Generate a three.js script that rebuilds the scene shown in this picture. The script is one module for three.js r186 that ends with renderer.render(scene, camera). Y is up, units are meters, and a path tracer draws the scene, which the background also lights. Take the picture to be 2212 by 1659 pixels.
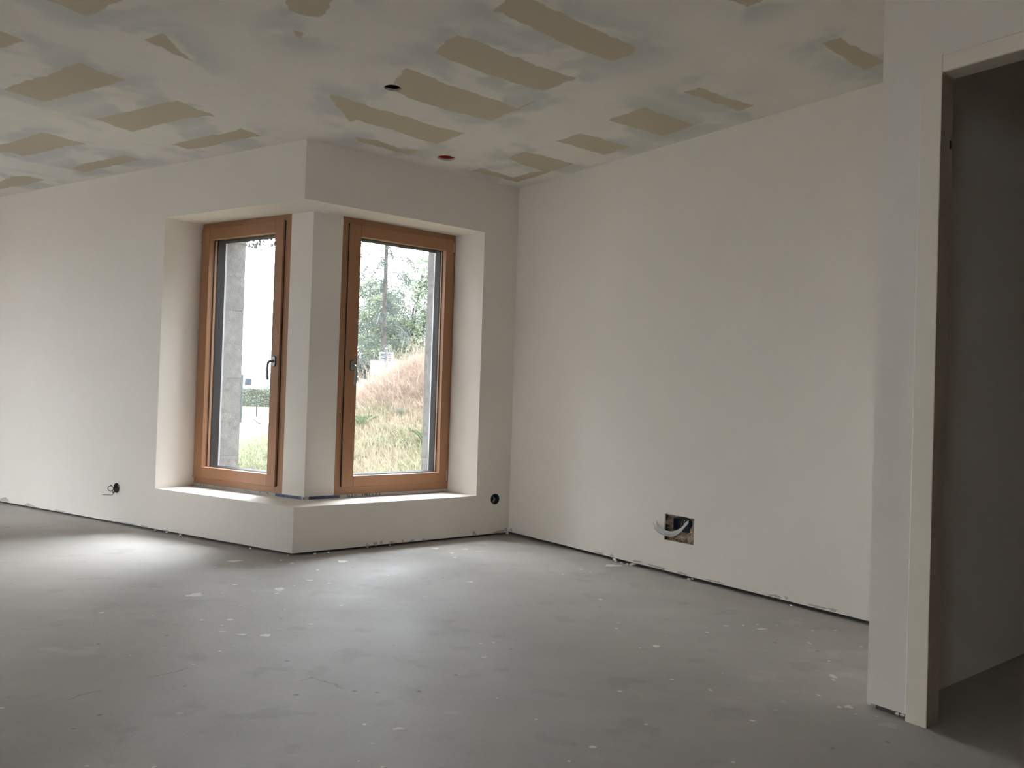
import * as THREE from 'three';
import { RoundedBoxGeometry } from 'three/addons/geometries/RoundedBoxGeometry.js';
import { mergeGeometries } from 'three/addons/utils/BufferGeometryUtils.js';

// ------------------------------------------------------------------ camera, sky, exposure
const scene = new THREE.Scene();
const camera = new THREE.PerspectiveCamera(2 * Math.atan(829.5 / 1743.8) * 180 / Math.PI, 2212 / 1659, 0.05, 400);
camera.position.set(0, 1.0, 0);
camera.rotation.order = 'YXZ';
camera.rotation.set(0.0142, 0, 0.0321);
{ // standard overcast sky: three times as bright overhead as at the horizon, alike in every direction
  const w = 64, h = 64, d = new Float32Array(w * h * 4), tint = [0.89, 0.96, 1.08];
  for (let y = 0; y < h; y++) for (let x = 0; x < w; x++) {
    const el = ((y + 0.5) / h - 0.5) * Math.PI, l = (1 + 2 * Math.max(0, Math.sin(el))) / 3, o = (y * w + x) * 4;
    for (let k = 0; k < 3; k++) d[o + k] = tint[k] * l; d[o + 3] = 1;
  }
  const t = new THREE.DataTexture(d, w, h, THREE.RGBAFormat, THREE.FloatType);
  t.mapping = THREE.EquirectangularReflectionMapping; t.magFilter = t.minFilter = THREE.LinearFilter; t.needsUpdate = true;
  scene.background = t; scene.backgroundIntensity = 26;
}
const renderer = new THREE.WebGLRenderer({ antialias: true });
renderer.toneMapping = THREE.LinearToneMapping;
renderer.toneMappingExposure = 2.6;
renderer.shadowMap.enabled = true;

// ------------------------------------------------------------------ helpers
function mulberry(a) { return () => { a |= 0; a = a + 0x6D2B79F5 | 0; let t = Math.imul(a ^ a >>> 15, 1 | a); t = t + Math.imul(t ^ t >>> 7, 61 | t) ^ t; return ((t ^ t >>> 14) >>> 0) / 4294967296; }; }
const rnd = mulberry(20240611);
const hash = (x, y) => { let h = Math.imul(x, 374761393) + Math.imul(y, 668265263) | 0; h = Math.imul(h ^ h >>> 13, 1274126177); return ((h ^ h >>> 16) >>> 0) / 4294967296; };
function noise(x, y) {                       // value noise 0..1
  const xi = Math.floor(x), yi = Math.floor(y), fx = x - xi, fy = y - yi;
  const u = fx * fx * (3 - 2 * fx), v = fy * fy * (3 - 2 * fy);
  const a = hash(xi, yi), b = hash(xi + 1, yi), c = hash(xi, yi + 1), d = hash(xi + 1, yi + 1);
  return a + (b - a) * u + (c - a) * v + (a - b - c + d) * u * v;
}
function fbm(x, y, n = 4) { let s = 0, a = 0.5, t = 0; for (let i = 0; i < n; i++) { s += a * noise(x, y); t += a; a *= 0.5; x = x * 2.03 + 17.3; y = y * 2.03 + 9.1; } return s / t; }
const clamp = (v, a = 0, b = 1) => Math.min(b, Math.max(a, v));
const smooth = (a, b, v) => { const t = clamp((v - a) / (b - a)); return t * t * (3 - 2 * t); };
const lin2srgb = (c) => c <= 0.0031308 ? 12.92 * c : 1.055 * Math.pow(c, 1 / 2.4) - 0.055;
function tex(w, h, f, srgb = true) {         // f(u, v) in pixels -> [r, g, b] linear 0..1
  const d = new Uint8Array(w * h * 4);
  for (let y = 0; y < h; y++) for (let x = 0; x < w; x++) {
    const c = f(x, y), o = (y * w + x) * 4;
    for (let k = 0; k < 3; k++) d[o + k] = 255 * (srgb ? lin2srgb(clamp(c[k])) : clamp(c[k]));
    d[o + 3] = 255;
  }
  const t = new THREE.DataTexture(d, w, h);
  t.magFilter = THREE.LinearFilter; t.minFilter = THREE.LinearMipmapLinearFilter; t.generateMipmaps = true;
  t.wrapS = t.wrapT = THREE.RepeatWrapping;
  if (srgb) t.colorSpace = THREE.SRGBColorSpace;
  t.needsUpdate = true; return t;
}
const grey = (w, h, f) => tex(w, h, (x, y) => { const g = f(x, y); return [g, g, g]; }, false);
// tiling noise: blend of shifted copies
function tile(f, x, y, w, h) { const a = x / w, b = y / h; return (f(x, y) * (1 - a) + f(x - w, y) * a) * (1 - b) + (f(x, y - h) * (1 - a) + f(x - w, y - h) * a) * b; }

const taken = new Set();
function numbered(name) { if (!taken.has(name)) { taken.add(name); return name; } for (let i = 1; ; i++) { const n = name + '_' + String(i).padStart(3, '0'); if (!taken.has(n)) { taken.add(n); return n; } } }
function put(o, parent) { o.traverse((m) => { if (m.isMesh) { m.castShadow = true; m.receiveShadow = true; } }); (parent || scene).add(o); return o; }
function mesh(name, geo, mat, parent) {
  const g = Array.isArray(geo) ? merge(geo) : geo;
  const m = new THREE.Mesh(g, mat); m.name = parent ? name : numbered(name); return put(m, parent);
}
function merge(list) { if (list.length === 1) return list[0]; return mergeGeometries(list.map((g) => { const n = g.index ? g.toNonIndexed() : g.clone(); for (const k of Object.keys(n.attributes)) if (!['position', 'normal', 'uv'].includes(k)) n.deleteAttribute(k); return n; })); }
function struct(o, label) { o.userData.kind = 'structure'; if (label) { o.userData.label = label; } return o; }
function tag(o, label, category, group) { o.userData.label = label; o.userData.category = category; if (group) o.userData.group = group; return o; }
function group(name, label, category, grp) { const g = new THREE.Group(); g.name = numbered(name); scene.add(g); if (category) tag(g, label, category, grp); return g; }

// plan points are [x, z'] with z' pointing away from the photographer: world = (x, y, -z')
const W3 = (p, y = 0) => new THREE.Vector3(p[0], y, -p[1]);
const add = (p, u, s) => [p[0] + u[0] * s, p[1] + u[1] * s];
// a wall: origin, direction along it, normal into the room
function wallFrame(o, u, n) {
  const right = [n[1], -n[0]];                                     // to the right as seen from the room ... may be -u
  const sgn = Math.sign(-(u[0] * n[1] - u[1] * n[0])) || 1;
  return { o, u, n, sgn, at: (s, d = 0) => add(add(o, u, s), n, -d), matrix: (s = 0, d = 0, y = 0) => {
    const p = add(add(o, u, s), n, -d);
    const X = new THREE.Vector3(u[0] * sgn, 0, -u[1] * sgn), Z = new THREE.Vector3(n[0], 0, -n[1]);
    return new THREE.Matrix4().makeBasis(X, new THREE.Vector3(0, 1, 0), Z).setPosition(p[0], y, -p[1]);
  } };
}
const P1 = [-1.2792, 4.8285], P2 = [0.0079, 5.8334];
const A = wallFrame(P1, [-0.85663, 0.51594], [-0.51594, -0.85663]);
const B = wallFrame(P1, [0.78822, 0.61540], [0.61540, -0.78822]);
const C = wallFrame(P2, [0.61540, -0.78822], [-0.78822, -0.61540]);
for (const w of [A, B, C]) {               // local x must make (x, up, n) right-handed
  const X = new THREE.Vector3(w.u[0], 0, -w.u[1]), Z = new THREE.Vector3(w.n[0], 0, -w.n[1]);
  w.sgn = X.clone().cross(new THREE.Vector3(0, 1, 0)).dot(Z) > 0 ? 1 : -1;
}
// upright solid on a plan polygon; y0 / y1 may be one number or one per corner
function prism(foot, y0, y1) {
  let f = foot.slice(), a = Array.isArray(y0) ? y0.slice() : f.map(() => y0), b = Array.isArray(y1) ? y1.slice() : f.map(() => y1);
  if (THREE.ShapeUtils.area(f.map((p) => new THREE.Vector2(p[0], p[1]))) < 0) { f.reverse(); a.reverse(); b.reverse(); }
  const pos = [], uv = [];
  const tri = (...v) => v.forEach(([p, y, s, t]) => { pos.push(p[0], y, -p[1]); uv.push(s, t); });
  let run = 0;
  for (let i = 0; i < f.length; i++) {
    const j = (i + 1) % f.length, L = Math.hypot(f[j][0] - f[i][0], f[j][1] - f[i][1]);
    const q = [[f[i], a[i], run, a[i]], [f[j], a[j], run + L, a[j]], [f[j], b[j], run + L, b[j]], [f[i], b[i], run, b[i]]];
    tri(q[0], q[1], q[2]); tri(q[0], q[2], q[3]); run += L;
  }
  const faces = THREE.ShapeUtils.triangulateShape(f.map((p) => new THREE.Vector2(p[0], p[1])), []);
  for (const [i, j, k] of faces) {
    const t = (n, y) => [f[n], y[n], f[n][0], f[n][1]];
    tri(t(i, b), t(j, b), t(k, b)); tri(t(i, a), t(k, a), t(j, a));
  }
  const g = new THREE.BufferGeometry();
  g.setAttribute('position', new THREE.Float32BufferAttribute(pos, 3));
  g.setAttribute('uv', new THREE.Float32BufferAttribute(uv, 2));
  g.computeVertexNormals(); return g;
}
// flat sheet of a wall with notches and holes, front face at depth d, given in (s, y)
function board(w, outline, holes, th, d = 0, curve = 24) {
  const m = (s, y) => new THREE.Vector2(s * w.sgn, y);
  const sh = new THREE.Shape(outline.map(([s, y]) => m(s, y)));
  for (const h of holes) {
    const p = new THREE.Path();
    if (h.r) p.absarc(h.s * w.sgn, h.y, h.r, 0, Math.PI * 2, true); else p.setFromPoints(h.pts.map(([s, y]) => m(s, y)));
    sh.holes.push(p);
  }
  const g = new THREE.ExtrudeGeometry(sh, { depth: th, bevelEnabled: false, curveSegments: curve });
  g.translate(0, 0, -th); g.applyMatrix4(w.matrix(0, d)); return g;
}
// box given by two corners, uv in metres with v along the given axis
function boxUV(g, axis, k = 1, off = 0) {
  const p = g.attributes.position, n = g.attributes.normal, uv = [];
  for (let i = 0; i < p.count; i++) {
    const P = [p.getX(i), p.getY(i), p.getZ(i)], N = [Math.abs(n.getX(i)), Math.abs(n.getY(i)), Math.abs(n.getZ(i))];
    const dom = N.indexOf(Math.max(...N)), rest = [0, 1, 2].filter((q) => q !== dom);
    let along = axis, across = rest.find((q) => q !== axis);
    if (dom === axis) { along = rest[0]; across = rest[1]; }
    uv.push((P[across] + off) * k, (P[along] + off * 1.7) * k);
  }
  g.setAttribute('uv', new THREE.Float32BufferAttribute(uv, 2)); return g;
}
function rbox(x0, x1, y0, y1, z0, z1, r = 0.002, axis = 1, off = 0) {
  const g = new RoundedBoxGeometry(x1 - x0, y1 - y0, z1 - z0, 2, Math.min(r, (x1 - x0) / 2.01, (y1 - y0) / 2.01, (z1 - z0) / 2.01));
  g.translate((x0 + x1) / 2, (y0 + y1) / 2, (z0 + z1) / 2); return boxUV(g, axis, 1, off);
}
function bx(x0, x1, y0, y1, z0, z1, axis = 1, off = 0) { const g = new THREE.BoxGeometry(x1 - x0, y1 - y0, z1 - z0); g.translate((x0 + x1) / 2, (y0 + y1) / 2, (z0 + z1) / 2); return boxUV(g, axis, 1, off); }
function tube(pts, r, seg = 24, rad = 7) { return new THREE.TubeGeometry(new THREE.CatmullRomCurve3(pts.map((p) => p.isVector3 ? p : new THREE.Vector3(...p))), seg, r, rad, false); }
// irregular thin blob in a local plane (x, y), thickness th along z
function blob(hw, hh, th, seed, n = 14, rough = 0.35) {
  const r = mulberry(seed), pts = [], ph = r() * 6;
  for (let i = 0; i < n; i++) { const a = i / n * Math.PI * 2, k = 1 - rough * r() + 0.12 * Math.sin(3 * a + ph); pts.push(new THREE.Vector2(Math.cos(a) * hw * k, Math.sin(a) * hh * k)); }
  return new THREE.ExtrudeGeometry(new THREE.Shape(pts), { depth: th, bevelEnabled: false });
}
const CEIL_PATCHES=[[[-2.689,4.167],[-2.592,4.084],[-2.351,3.952],[-2.081,3.771],[-2.025,3.88],[-1.953,3.977],[-2.124,4.076],[-2.314,4.18],[-2.418,4.241],[-2.577,4.329],[-2.635,4.24]],[[-2.428,4.577],[-2.256,4.478],[-2.072,4.382],[-1.897,4.269],[-1.812,4.241],[-1.763,4.347],[-1.715,4.406],[-1.693,4.47],[-1.754,4.469],[-1.902,4.535],[-2.072,4.637],[-2.314,4.8],[-2.383,4.683]],[[-2.186,5.027],[-2.024,4.919],[-1.846,4.805],[-1.701,4.74],[-1.622,4.658],[-1.545,4.792],[-1.652,4.855],[-1.8,4.941],[-1.979,5.062],[-2.109,5.123]],[[-3.599,5.29],[-3.323,5.144],[-3.142,5.032],[-2.912,4.867],[-2.848,4.878],[-2.807,4.971],[-2.738,5.074],[-2.92,5.16],[-3.181,5.316],[-3.337,5.406],[-3.375,5.317],[-3.576,5.348]],[[-3.162,5.674],[-3.011,5.543],[-2.812,5.433],[-2.646,5.31],[-2.589,5.294],[-2.533,5.392],[-2.664,5.471],[-2.887,5.619],[-3.125,5.776]],[[-4.297,6.335],[-3.928,6.098],[-3.736,5.946],[-3.61,5.918],[-3.545,6.013],[-3.77,6.186],[-3.985,6.296],[-4.321,6.482]],[[-2.295,3.369],[-2.25,3.451],[-2.205,3.548],[-2.309,3.607],[-2.367,3.636],[-2.546,3.684]],[[-1.664,3.499],[-1.54,3.423],[-1.537,3.522],[-1.535,3.632],[-1.526,3.728],[-1.578,3.655],[-1.612,3.58],[-1.648,3.53]],[[-1.915,3.092],[-1.888,3.163],[-1.848,3.225],[-1.795,3.305],[-1.716,3.244],[-1.607,3.156],[-1.473,3.064],[-1.584,2.936]],[[-0.903,2.993],[-0.926,3.1],[-0.944,3.192],[-0.884,3.235],[-0.836,3.24],[-0.801,3.202],[-0.735,3.088],[-0.677,2.979]],[[-0.966,3.352],[-0.928,3.371],[-0.961,3.443],[-0.971,3.409]],[[-0.13,3.137],[-0.071,3.044],[-0.031,2.985],[0.043,3.037],[0.13,3.119],[0.229,3.202],[0.341,3.306],[0.457,3.394],[0.498,3.445],[0.404,3.578],[0.267,3.481],[0.19,3.422],[0.086,3.324],[-0.019,3.219],[-0.098,3.15]],[[-0.389,3.507],[-0.364,3.454],[-0.283,3.35],[-0.181,3.413],[-0.061,3.535],[0.076,3.649],[0.172,3.715],[0.256,3.768],[0.187,3.859],[0.111,3.948],[-0.038,3.854],[-0.193,3.728],[-0.339,3.6],[-0.4,3.541]],[[-0.541,3.714],[-0.463,3.777],[-0.363,3.893],[-0.22,4.013],[-0.113,4.105],[-0.027,4.19],[0.073,4.069],[0.083,4.088],[-0.019,4.217],[-0.165,4.402],[-0.305,4.313],[-0.449,4.208],[-0.538,4.142],[-0.624,4.023],[-0.631,3.927]],[[-0.97,4.065],[-0.878,4.159],[-0.765,4.271],[-0.638,4.365],[-0.479,4.524],[-0.315,4.62],[-0.409,4.738],[-0.498,4.843],[-0.627,4.734],[-0.744,4.605],[-0.909,4.457],[-0.958,4.492],[-0.978,4.262],[-0.986,4.136]],[[-0.972,4.752],[-0.855,4.809],[-0.754,4.934],[-0.626,4.986],[-0.701,5.08],[-0.841,4.961],[-0.985,4.849]],[[-0.081,5.092],[0.028,4.926],[0.365,5.165],[-0.01,5.661],[-0.32,5.404],[-0.245,5.33],[-0.042,5.533],[0.145,5.34],[0.02,5.225]],[[0.212,4.709],[0.346,4.562],[0.66,4.768],[0.523,4.958]],[[0.465,4.328],[0.633,4.117],[0.952,4.363],[0.809,4.565]],[[0.785,3.908],[0.851,3.832],[1.029,3.967],[1.175,4.049],[1.122,4.134],[0.95,4.018]],[[1.227,3.328],[1.238,3.292],[1.294,3.267],[1.398,3.355],[1.547,3.455],[1.706,3.556],[1.573,3.512],[1.522,3.586],[1.379,3.449]],[[0.69,2.939],[0.765,2.99],[0.842,3.035],[0.877,2.982],[0.909,2.932],[0.768,2.855]]];
const SMEARS=[[-1.554,4.647,0.039,0.031,0.01,-0.029,0],[-1.309,4.707,0.011,0.002,0.006,-0.021,0],[-1.225,4.633,0.015,0.002,0.004,-0.016,0],[-1.377,4.494,0.021,0.003,0.011,-0.034,1],[-1.608,4.48,0.012,0.002,0.006,-0.015,0],[-1.041,4.476,0.012,0.002,0.005,-0.019,0],[-1.366,4.086,0.022,0.003,0.003,-0.01,0],[-1.024,4.236,0.024,0.003,0.003,-0.014,0],[-1.069,4.103,0.009,0.001,0.003,-0.01,0],[-1.478,3.866,0.031,0.035,0.014,-0.037,0],[-1.364,3.917,0.025,0.003,0.009,-0.026,1],[-1.122,4.027,0.03,0.004,0.012,-0.043,0],[-1.112,3.941,0.016,0.002,0.003,-0.012,0],[-1.749,3.518,0.014,0.002,0.006,-0.012,0],[-1.207,3.706,0.012,0.001,0.006,-0.018,1],[-1.521,3.505,0.006,0.001,0.003,-0.007,0],[-1.195,3.521,0.011,0.001,0.006,-0.016,1],[-1.288,3.455,0.013,0.002,0.004,-0.011,0],[-1.176,3.475,0.018,0.002,0.005,-0.014,0],[-0.993,3.663,0.008,0.001,0.002,-0.008,0],[-0.823,3.445,0.016,0.002,0.003,-0.01,0],[-1.148,3.304,0.023,0.002,0.003,-0.008,0],[-1.18,3.386,0.012,0.001,0.002,-0.007,0],[-1.058,3.271,0.026,0.003,0.004,-0.012,0],[-0.961,3.271,0.026,0.003,0.007,-0.022,0],[-1.042,3.126,0.01,0.001,0.004,-0.013,1],[-1.068,3.057,0.007,0.001,0.003,-0.008,0],[-1.289,3.081,0.013,0.001,0.005,-0.013,1],[-1.338,3.061,0.006,0.001,0.004,-0.009,1],[-1.37,2.98,0.005,0.001,0.002,-0.005,0],[-1.518,2.47,0.008,0.001,0.003,-0.005,0],[-0.979,2.472,0.013,0.001,0.004,-0.01,1],[-0.828,2.412,0.005,0.0,0.002,-0.004,1],[-0.91,2.325,0.005,0.0,0.002,-0.006,1],[-0.902,2.122,0.009,0.001,0.002,-0.004,0],[-1.108,2.908,0.011,0.001,0.003,-0.006,0],[-1.075,2.116,0.007,0.0,0.002,-0.003,0],[-1.933,3.195,0.007,0.001,0.004,-0.006,1],[-0.955,4.727,0.037,0.006,0.008,-0.038,0],[-0.343,5.073,0.019,0.003,0.001,-0.02,0],[-0.314,4.938,0.016,0.003,0.001,-0.016,0],[-0.188,4.317,0.02,0.003,0.001,-0.014,0],[-0.269,5.223,0.035,0.006,0.001,-0.021,0],[-0.458,5.212,0.025,0.004,0.002,-0.021,0],[-0.639,4.408,0.01,0.001,0.002,-0.013,0],[-0.913,4.182,0.012,0.002,0.002,-0.01,0],[-0.76,3.761,0.014,0.002,0.002,-0.008,0],[0.635,4.854,0.057,0.009,-0.004,-0.036,0],[0.437,4.716,0.014,0.002,-0.001,-0.013,0],[0.485,4.653,0.011,0.002,-0.001,-0.01,0],[0.32,4.569,0.006,0.001,-0.001,-0.012,0],[0.474,4.026,0.01,0.001,-0.001,-0.012,0],[0.509,3.618,0.008,0.001,-0.001,-0.007,0],[0.489,3.529,0.009,0.001,-0.002,-0.013,0],[0.62,3.293,0.019,0.002,-0.004,-0.02,0],[0.55,3.268,0.006,0.001,-0.001,-0.006,0],[-0.092,3.262,0.009,0.001,0.0,-0.009,0],[-0.041,3.273,0.006,0.001,0.0,-0.008,0],[-0.075,3.083,0.012,0.001,0.0,-0.006,0],[-0.066,3.099,0.004,0.0,0.0,-0.005,0],[0.402,2.775,0.009,0.001,-0.001,-0.009,0],[0.447,2.503,0.007,0.001,-0.001,-0.007,0],[-0.41,2.435,0.007,0.001,0.001,-0.008,0],[-0.303,2.408,0.024,0.002,0.002,-0.015,0],[0.108,2.512,0.007,0.001,-0.0,-0.006,0],[0.265,2.328,0.012,0.001,-0.001,-0.012,0],[0.19,2.232,0.006,0.0,-0.001,-0.008,0],[-0.381,2.192,0.004,0.0,0.001,-0.005,0],[-0.311,2.163,0.008,0.001,0.001,-0.005,0],[-0.015,2.676,0.005,0.0,0.0,-0.004,0],[-0.365,2.307,0.01,0.001,0.002,-0.01,1],[-0.209,2.404,0.005,0.0,0.001,-0.005,1],[-0.398,3.972,0.008,0.001,0.001,-0.007,0],[0.62,3.295,0.018,0.002,-0.003,-0.018,0],[0.992,3.626,0.016,0.002,-0.002,-0.008,0],[1.073,3.64,0.008,0.001,-0.004,-0.012,0],[1.142,3.595,0.031,0.011,-0.003,-0.01,0],[1.234,3.664,0.006,0.001,-0.002,-0.006,0],[1.143,3.663,0.008,0.001,-0.003,-0.008,0],[0.88,3.513,0.008,0.001,-0.002,-0.008,0],[0.69,3.449,0.01,0.001,-0.002,-0.013,1],[1.37,3.601,0.006,0.001,-0.003,-0.008,0],[1.475,3.612,0.011,0.001,-0.003,-0.008,0],[1.489,3.38,0.008,0.001,-0.004,-0.009,0],[1.283,3.406,0.005,0.001,-0.007,-0.018,0],[1.221,3.001,0.014,0.001,-0.01,-0.024,0],[1.207,2.961,0.006,0.001,-0.005,-0.012,0],[1.275,3.176,0.006,0.001,-0.003,-0.008,0],[0.607,2.91,0.01,0.001,-0.002,-0.008,0],[0.722,2.815,0.007,0.001,-0.003,-0.013,0],[1.092,2.8,0.006,0.001,-0.004,-0.01,0],[0.945,2.727,0.012,0.001,-0.005,-0.014,1],[0.898,2.655,0.01,0.001,-0.003,-0.009,1],[1.122,2.696,0.01,0.001,-0.004,-0.01,0],[1.155,2.701,0.016,0.001,-0.007,-0.016,0],[1.15,2.639,0.005,0.0,-0.002,-0.005,0],[1.214,2.627,0.005,0.0,-0.002,-0.005,0],[0.791,2.558,0.013,0.001,-0.002,-0.007,0],[1.221,2.555,0.035,0.003,-0.012,-0.025,1],[0.649,2.26,0.006,0.0,-0.002,-0.008,0],[1.187,3.06,0.02,0.002,-0.002,-0.006,1],[0.81,2.994,0.003,0.0,-0.001,-0.006,0]];
const SPECKS=[[-1.345,3.229],[-1.55,3.098],[-1.056,2.694],[-0.794,2.976],[-0.675,2.649],[-0.841,3.277],[-1.206,2.441],[-1.235,2.338],[-1.598,4.015],[-0.972,3.518],[-2.097,4.096],[-2.426,3.973],[-0.868,4.571],[-0.438,3.198],[-0.496,2.701],[-0.281,2.715],[0.454,3.882],[-0.342,4.379],[0.031,3.199],[-0.416,2.694],[-0.167,2.884],[1.281,3.301],[1.137,3.399],[1.155,2.426],[0.969,2.369]];
const CRACKS=[[[-2.172,4.082],[-2.153,4.105],[-2.131,4.122],[-2.087,4.128],[-2.026,4.133],[-1.987,4.149]],[[-1.203,2.761],[-1.182,2.784],[-1.15,2.809],[-1.134,2.835],[-1.123,2.875]],[[-1.366,2.558],[-1.355,2.592],[-1.308,2.636]],[[-0.694,2.789],[-0.669,2.818],[-0.61,2.77],[-0.542,2.725]]];

// ------------------------------------------------------------------ materials
const std = (o) => new THREE.MeshStandardMaterial(o);
const phys = (o) => new THREE.MeshPhysicalMaterial(o);
const rgb = (r, g, b) => new THREE.Color().setRGB(r, g, b);
function paintTex(size, base, amt) {
  const F = (x, y) => 0.55 * fbm(x * 0.012, y * 0.012, 4) + 0.30 * fbm(x * 0.05 + 40, y * 0.035, 3) + 0.15 * noise(x * 0.45, y * 0.45);
  return tex(size, size, (x, y) => { const n = (tile(F, x, y, size, size) - 0.5) * amt; return [base[0] + n, base[1] + n, base[2] + n * 0.9]; });
}
const tWall = paintTex(1024, [0.80, 0.732, 0.65], 0.07); tWall.repeat.set(0.28, 0.28);
const tWallBump = grey(512, 512, (x, y) => tile((a, b) => 0.6 * fbm(a * 0.03, b * 0.03, 3) + 0.4 * noise(a * 0.7, b * 0.7), x, y, 512, 512)); tWallBump.repeat.set(2, 2);
const M = {};
M.paint = std({ map: tWall, roughness: 0.92, bumpMap: tWallBump, bumpScale: 0.0007 });
M.board = std({ color: rgb(0.30, 0.29, 0.27), roughness: 0.95 });
M.bare = std({ color: rgb(0.47, 0.435, 0.39), roughness: 0.95 });
M.lump = std({ color: rgb(0.68, 0.66, 0.61), roughness: 0.95 });
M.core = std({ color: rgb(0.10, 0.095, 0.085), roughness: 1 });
M.primer = std({ map: paintTex(512, [0.80, 0.72, 0.60], 0.05), roughness: 0.6 }); M.primer.map.repeat.set(0.5, 0.5);
M.rawEdge = std({ map: paintTex(512, [0.42, 0.34, 0.26], 0.16), roughness: 0.8 }); M.rawEdge.map.repeat.set(3, 0.6);
// ceiling boards: grey-beige card where no compound has been spread
const CX0 = -6, CZ0 = 2, CS = 8.4, CN = 2048;
const inside = (x, z, q) => { let c = false; for (let i = 0, j = q.length - 1; i < q.length; j = i++) if ((q[i][1] > z) !== (q[j][1] > z) && x < (q[j][0] - q[i][0]) * (z - q[i][1]) / (q[j][1] - q[i][1]) + q[i][0]) c = !c; return c; };
const segD = (x, z, a, b) => { const dx = b[0] - a[0], dz = b[1] - a[1], t = clamp(((x - a[0]) * dx + (z - a[1]) * dz) / (dx * dx + dz * dz)); return Math.hypot(x - a[0] - t * dx, z - a[1] - t * dz); };
function ceilingTexture() {
  const boxes = CEIL_PATCHES.map((q) => [Math.min(...q.map((p) => p[0])) - 0.25, Math.max(...q.map((p) => p[0])) + 0.25, Math.min(...q.map((p) => p[1])) - 0.25, Math.max(...q.map((p) => p[1])) + 0.25]);
  return tex(CN, CN, (px, py) => {
    let x = CX0 + px / CN * CS, z = CZ0 + py / CN * CS;
    const m = fbm(x * 1.3 + 5, z * 1.3, 3) - 0.5, st = fbm(x * 5 + z * 2, z * 6 - x * 3, 3) - 0.5, fine = hash(px, py) - 0.5;
    let c = [0.78 + 0.07 * m + 0.06 * st + 0.012 * fine, 0.732 + 0.07 * m + 0.06 * st + 0.012 * fine, 0.665 + 0.065 * m + 0.06 * st + 0.012 * fine];
    const wx = x + (fbm(x * 20, z * 20, 3) - 0.5) * 0.030 + (noise(x * 110, z * 110) - 0.5) * 0.006, wz = z + (fbm(x * 20 + 70, z * 20 + 30, 3) - 0.5) * 0.030 + (noise(x * 110 + 9, z * 110) - 0.5) * 0.006;
    let card = 0, film = 0;
    for (let k = 0; k < CEIL_PATCHES.length; k++) {
      const b = boxes[k]; if (x < b[0] || x > b[1] || z < b[2] || z > b[3]) continue;
      const q = CEIL_PATCHES[k]; let d = 9;
      for (let i = 0; i < q.length; i++) d = Math.min(d, segD(wx, wz, q[i], q[(i + 1) % q.length]));
      if (inside(wx, wz, q)) card = Math.max(card, smooth(-0.004, 0.006, d)); else film = Math.max(film, 1 - smooth(0.02, 0.24, d));
    }
    const thin = film * smooth(0.44, 0.62, fbm(x * 4.2 + 31, z * 4.2, 4)) * 0.95;      // thinly scraped compound with card showing through
    const cc = [0.555 + 0.03 * m + 0.012 * fine, 0.48 + 0.03 * m + 0.012 * fine, 0.355 + 0.03 * m + 0.012 * fine], gc = [0.60, 0.59, 0.565];
    c = c.map((v, i) => v + (gc[i] - v) * thin); return c.map((v, i) => v + (cc[i] - v) * card);
  });
}
const tCeil = ceilingTexture(); tCeil.wrapS = tCeil.wrapT = THREE.MirroredRepeatWrapping;
M.ceiling = std({ map: tCeil, roughness: 0.95, bumpMap: tWallBump, bumpScale: 0.0006 });
// screed floor
const FX0 = -5, FZ0 = 1.6, FS = 8.2, FN = 2048;
const tFloor = tex(FN, FN, (px, py) => {
  const x = FX0 + px / FN * FS, z = FZ0 + py / FN * FS;
  const big = fbm(x * 0.8, z * 0.8, 4) - 0.5, mid = fbm(x * 4 + 20, z * 5, 4) - 0.5, sw = fbm(x * 2.2 + fbm(x, z, 2) * 5, z * 9 + 3, 3) - 0.5, fine = noise(px * 0.6, py * 0.6) - 0.5;
  let g = 0.385 + 0.075 * big + 0.05 * mid + 0.03 * sw + 0.02 * fine;
  const pale = smooth(0.62, 0.78, fbm(x * 6 + 90, z * 7, 4)) * smooth(0.5, 0.7, fbm(x * 1.1 + 8, z * 1.3 + 3, 3));        // dried plaster dust
  g += 0.05 * pale;
  const dk = smooth(0.66, 0.78, fbm(x * 7 + 300, z * 8, 4)); g -= 0.035 * dk;
  for (const s of SPECKS) { const r = Math.hypot((x - s[0]) * 0.9, (z - s[1]) * 1.1); if (r < 0.05) g -= 0.16 * (1 - smooth(0.003, 0.009, r + 0.010 * (noise(x * 120, z * 120) - 0.5))); }
  for (const q of CRACKS) for (let i = 0; i + 1 < q.length; i++) { if (Math.abs(x - q[i][0]) > 0.6 || Math.abs(z - q[i][1]) > 0.6) continue; const d = segD(x + (noise(x * 25, z * 25) - 0.5) * 0.02, z + (noise(x * 25 + 5, z * 25) - 0.5) * 0.02, q[i], q[i + 1]); g -= 0.09 * (1 - smooth(0.001, 0.006, d)); }
  g = Math.max(g, 0.05); return [g * 1.07, g * 0.98, g * 0.865];
}); tFloor.wrapS = tFloor.wrapT = THREE.MirroredRepeatWrapping;
const tFloorBump = grey(1024, 1024, (x, y) => tile((a, b) => 0.55 * fbm(a * 0.012, b * 0.012, 4) + 0.3 * fbm(a * 0.09, b * 0.09, 3) + 0.15 * noise(a * 0.8, b * 0.8), x, y, 1024, 1024)); tFloorBump.repeat.set(4, 4);
const tFloorRough = grey(512, 512, (x, y) => 0.62 + 0.3 * tile((a, b) => fbm(a * 0.03, b * 0.03, 4), x, y, 512, 512)); tFloorRough.repeat.set(3, 3);
M.floor = std({ map: tFloor, roughness: 0.95, roughnessMap: tFloorRough, bumpMap: tFloorBump, bumpScale: 0.0025 });
M.smear = std({ color: rgb(0.72, 0.68, 0.61), roughness: 0.95 });
M.smearThin = std({ color: rgb(0.49, 0.465, 0.415), roughness: 0.95 });
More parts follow.
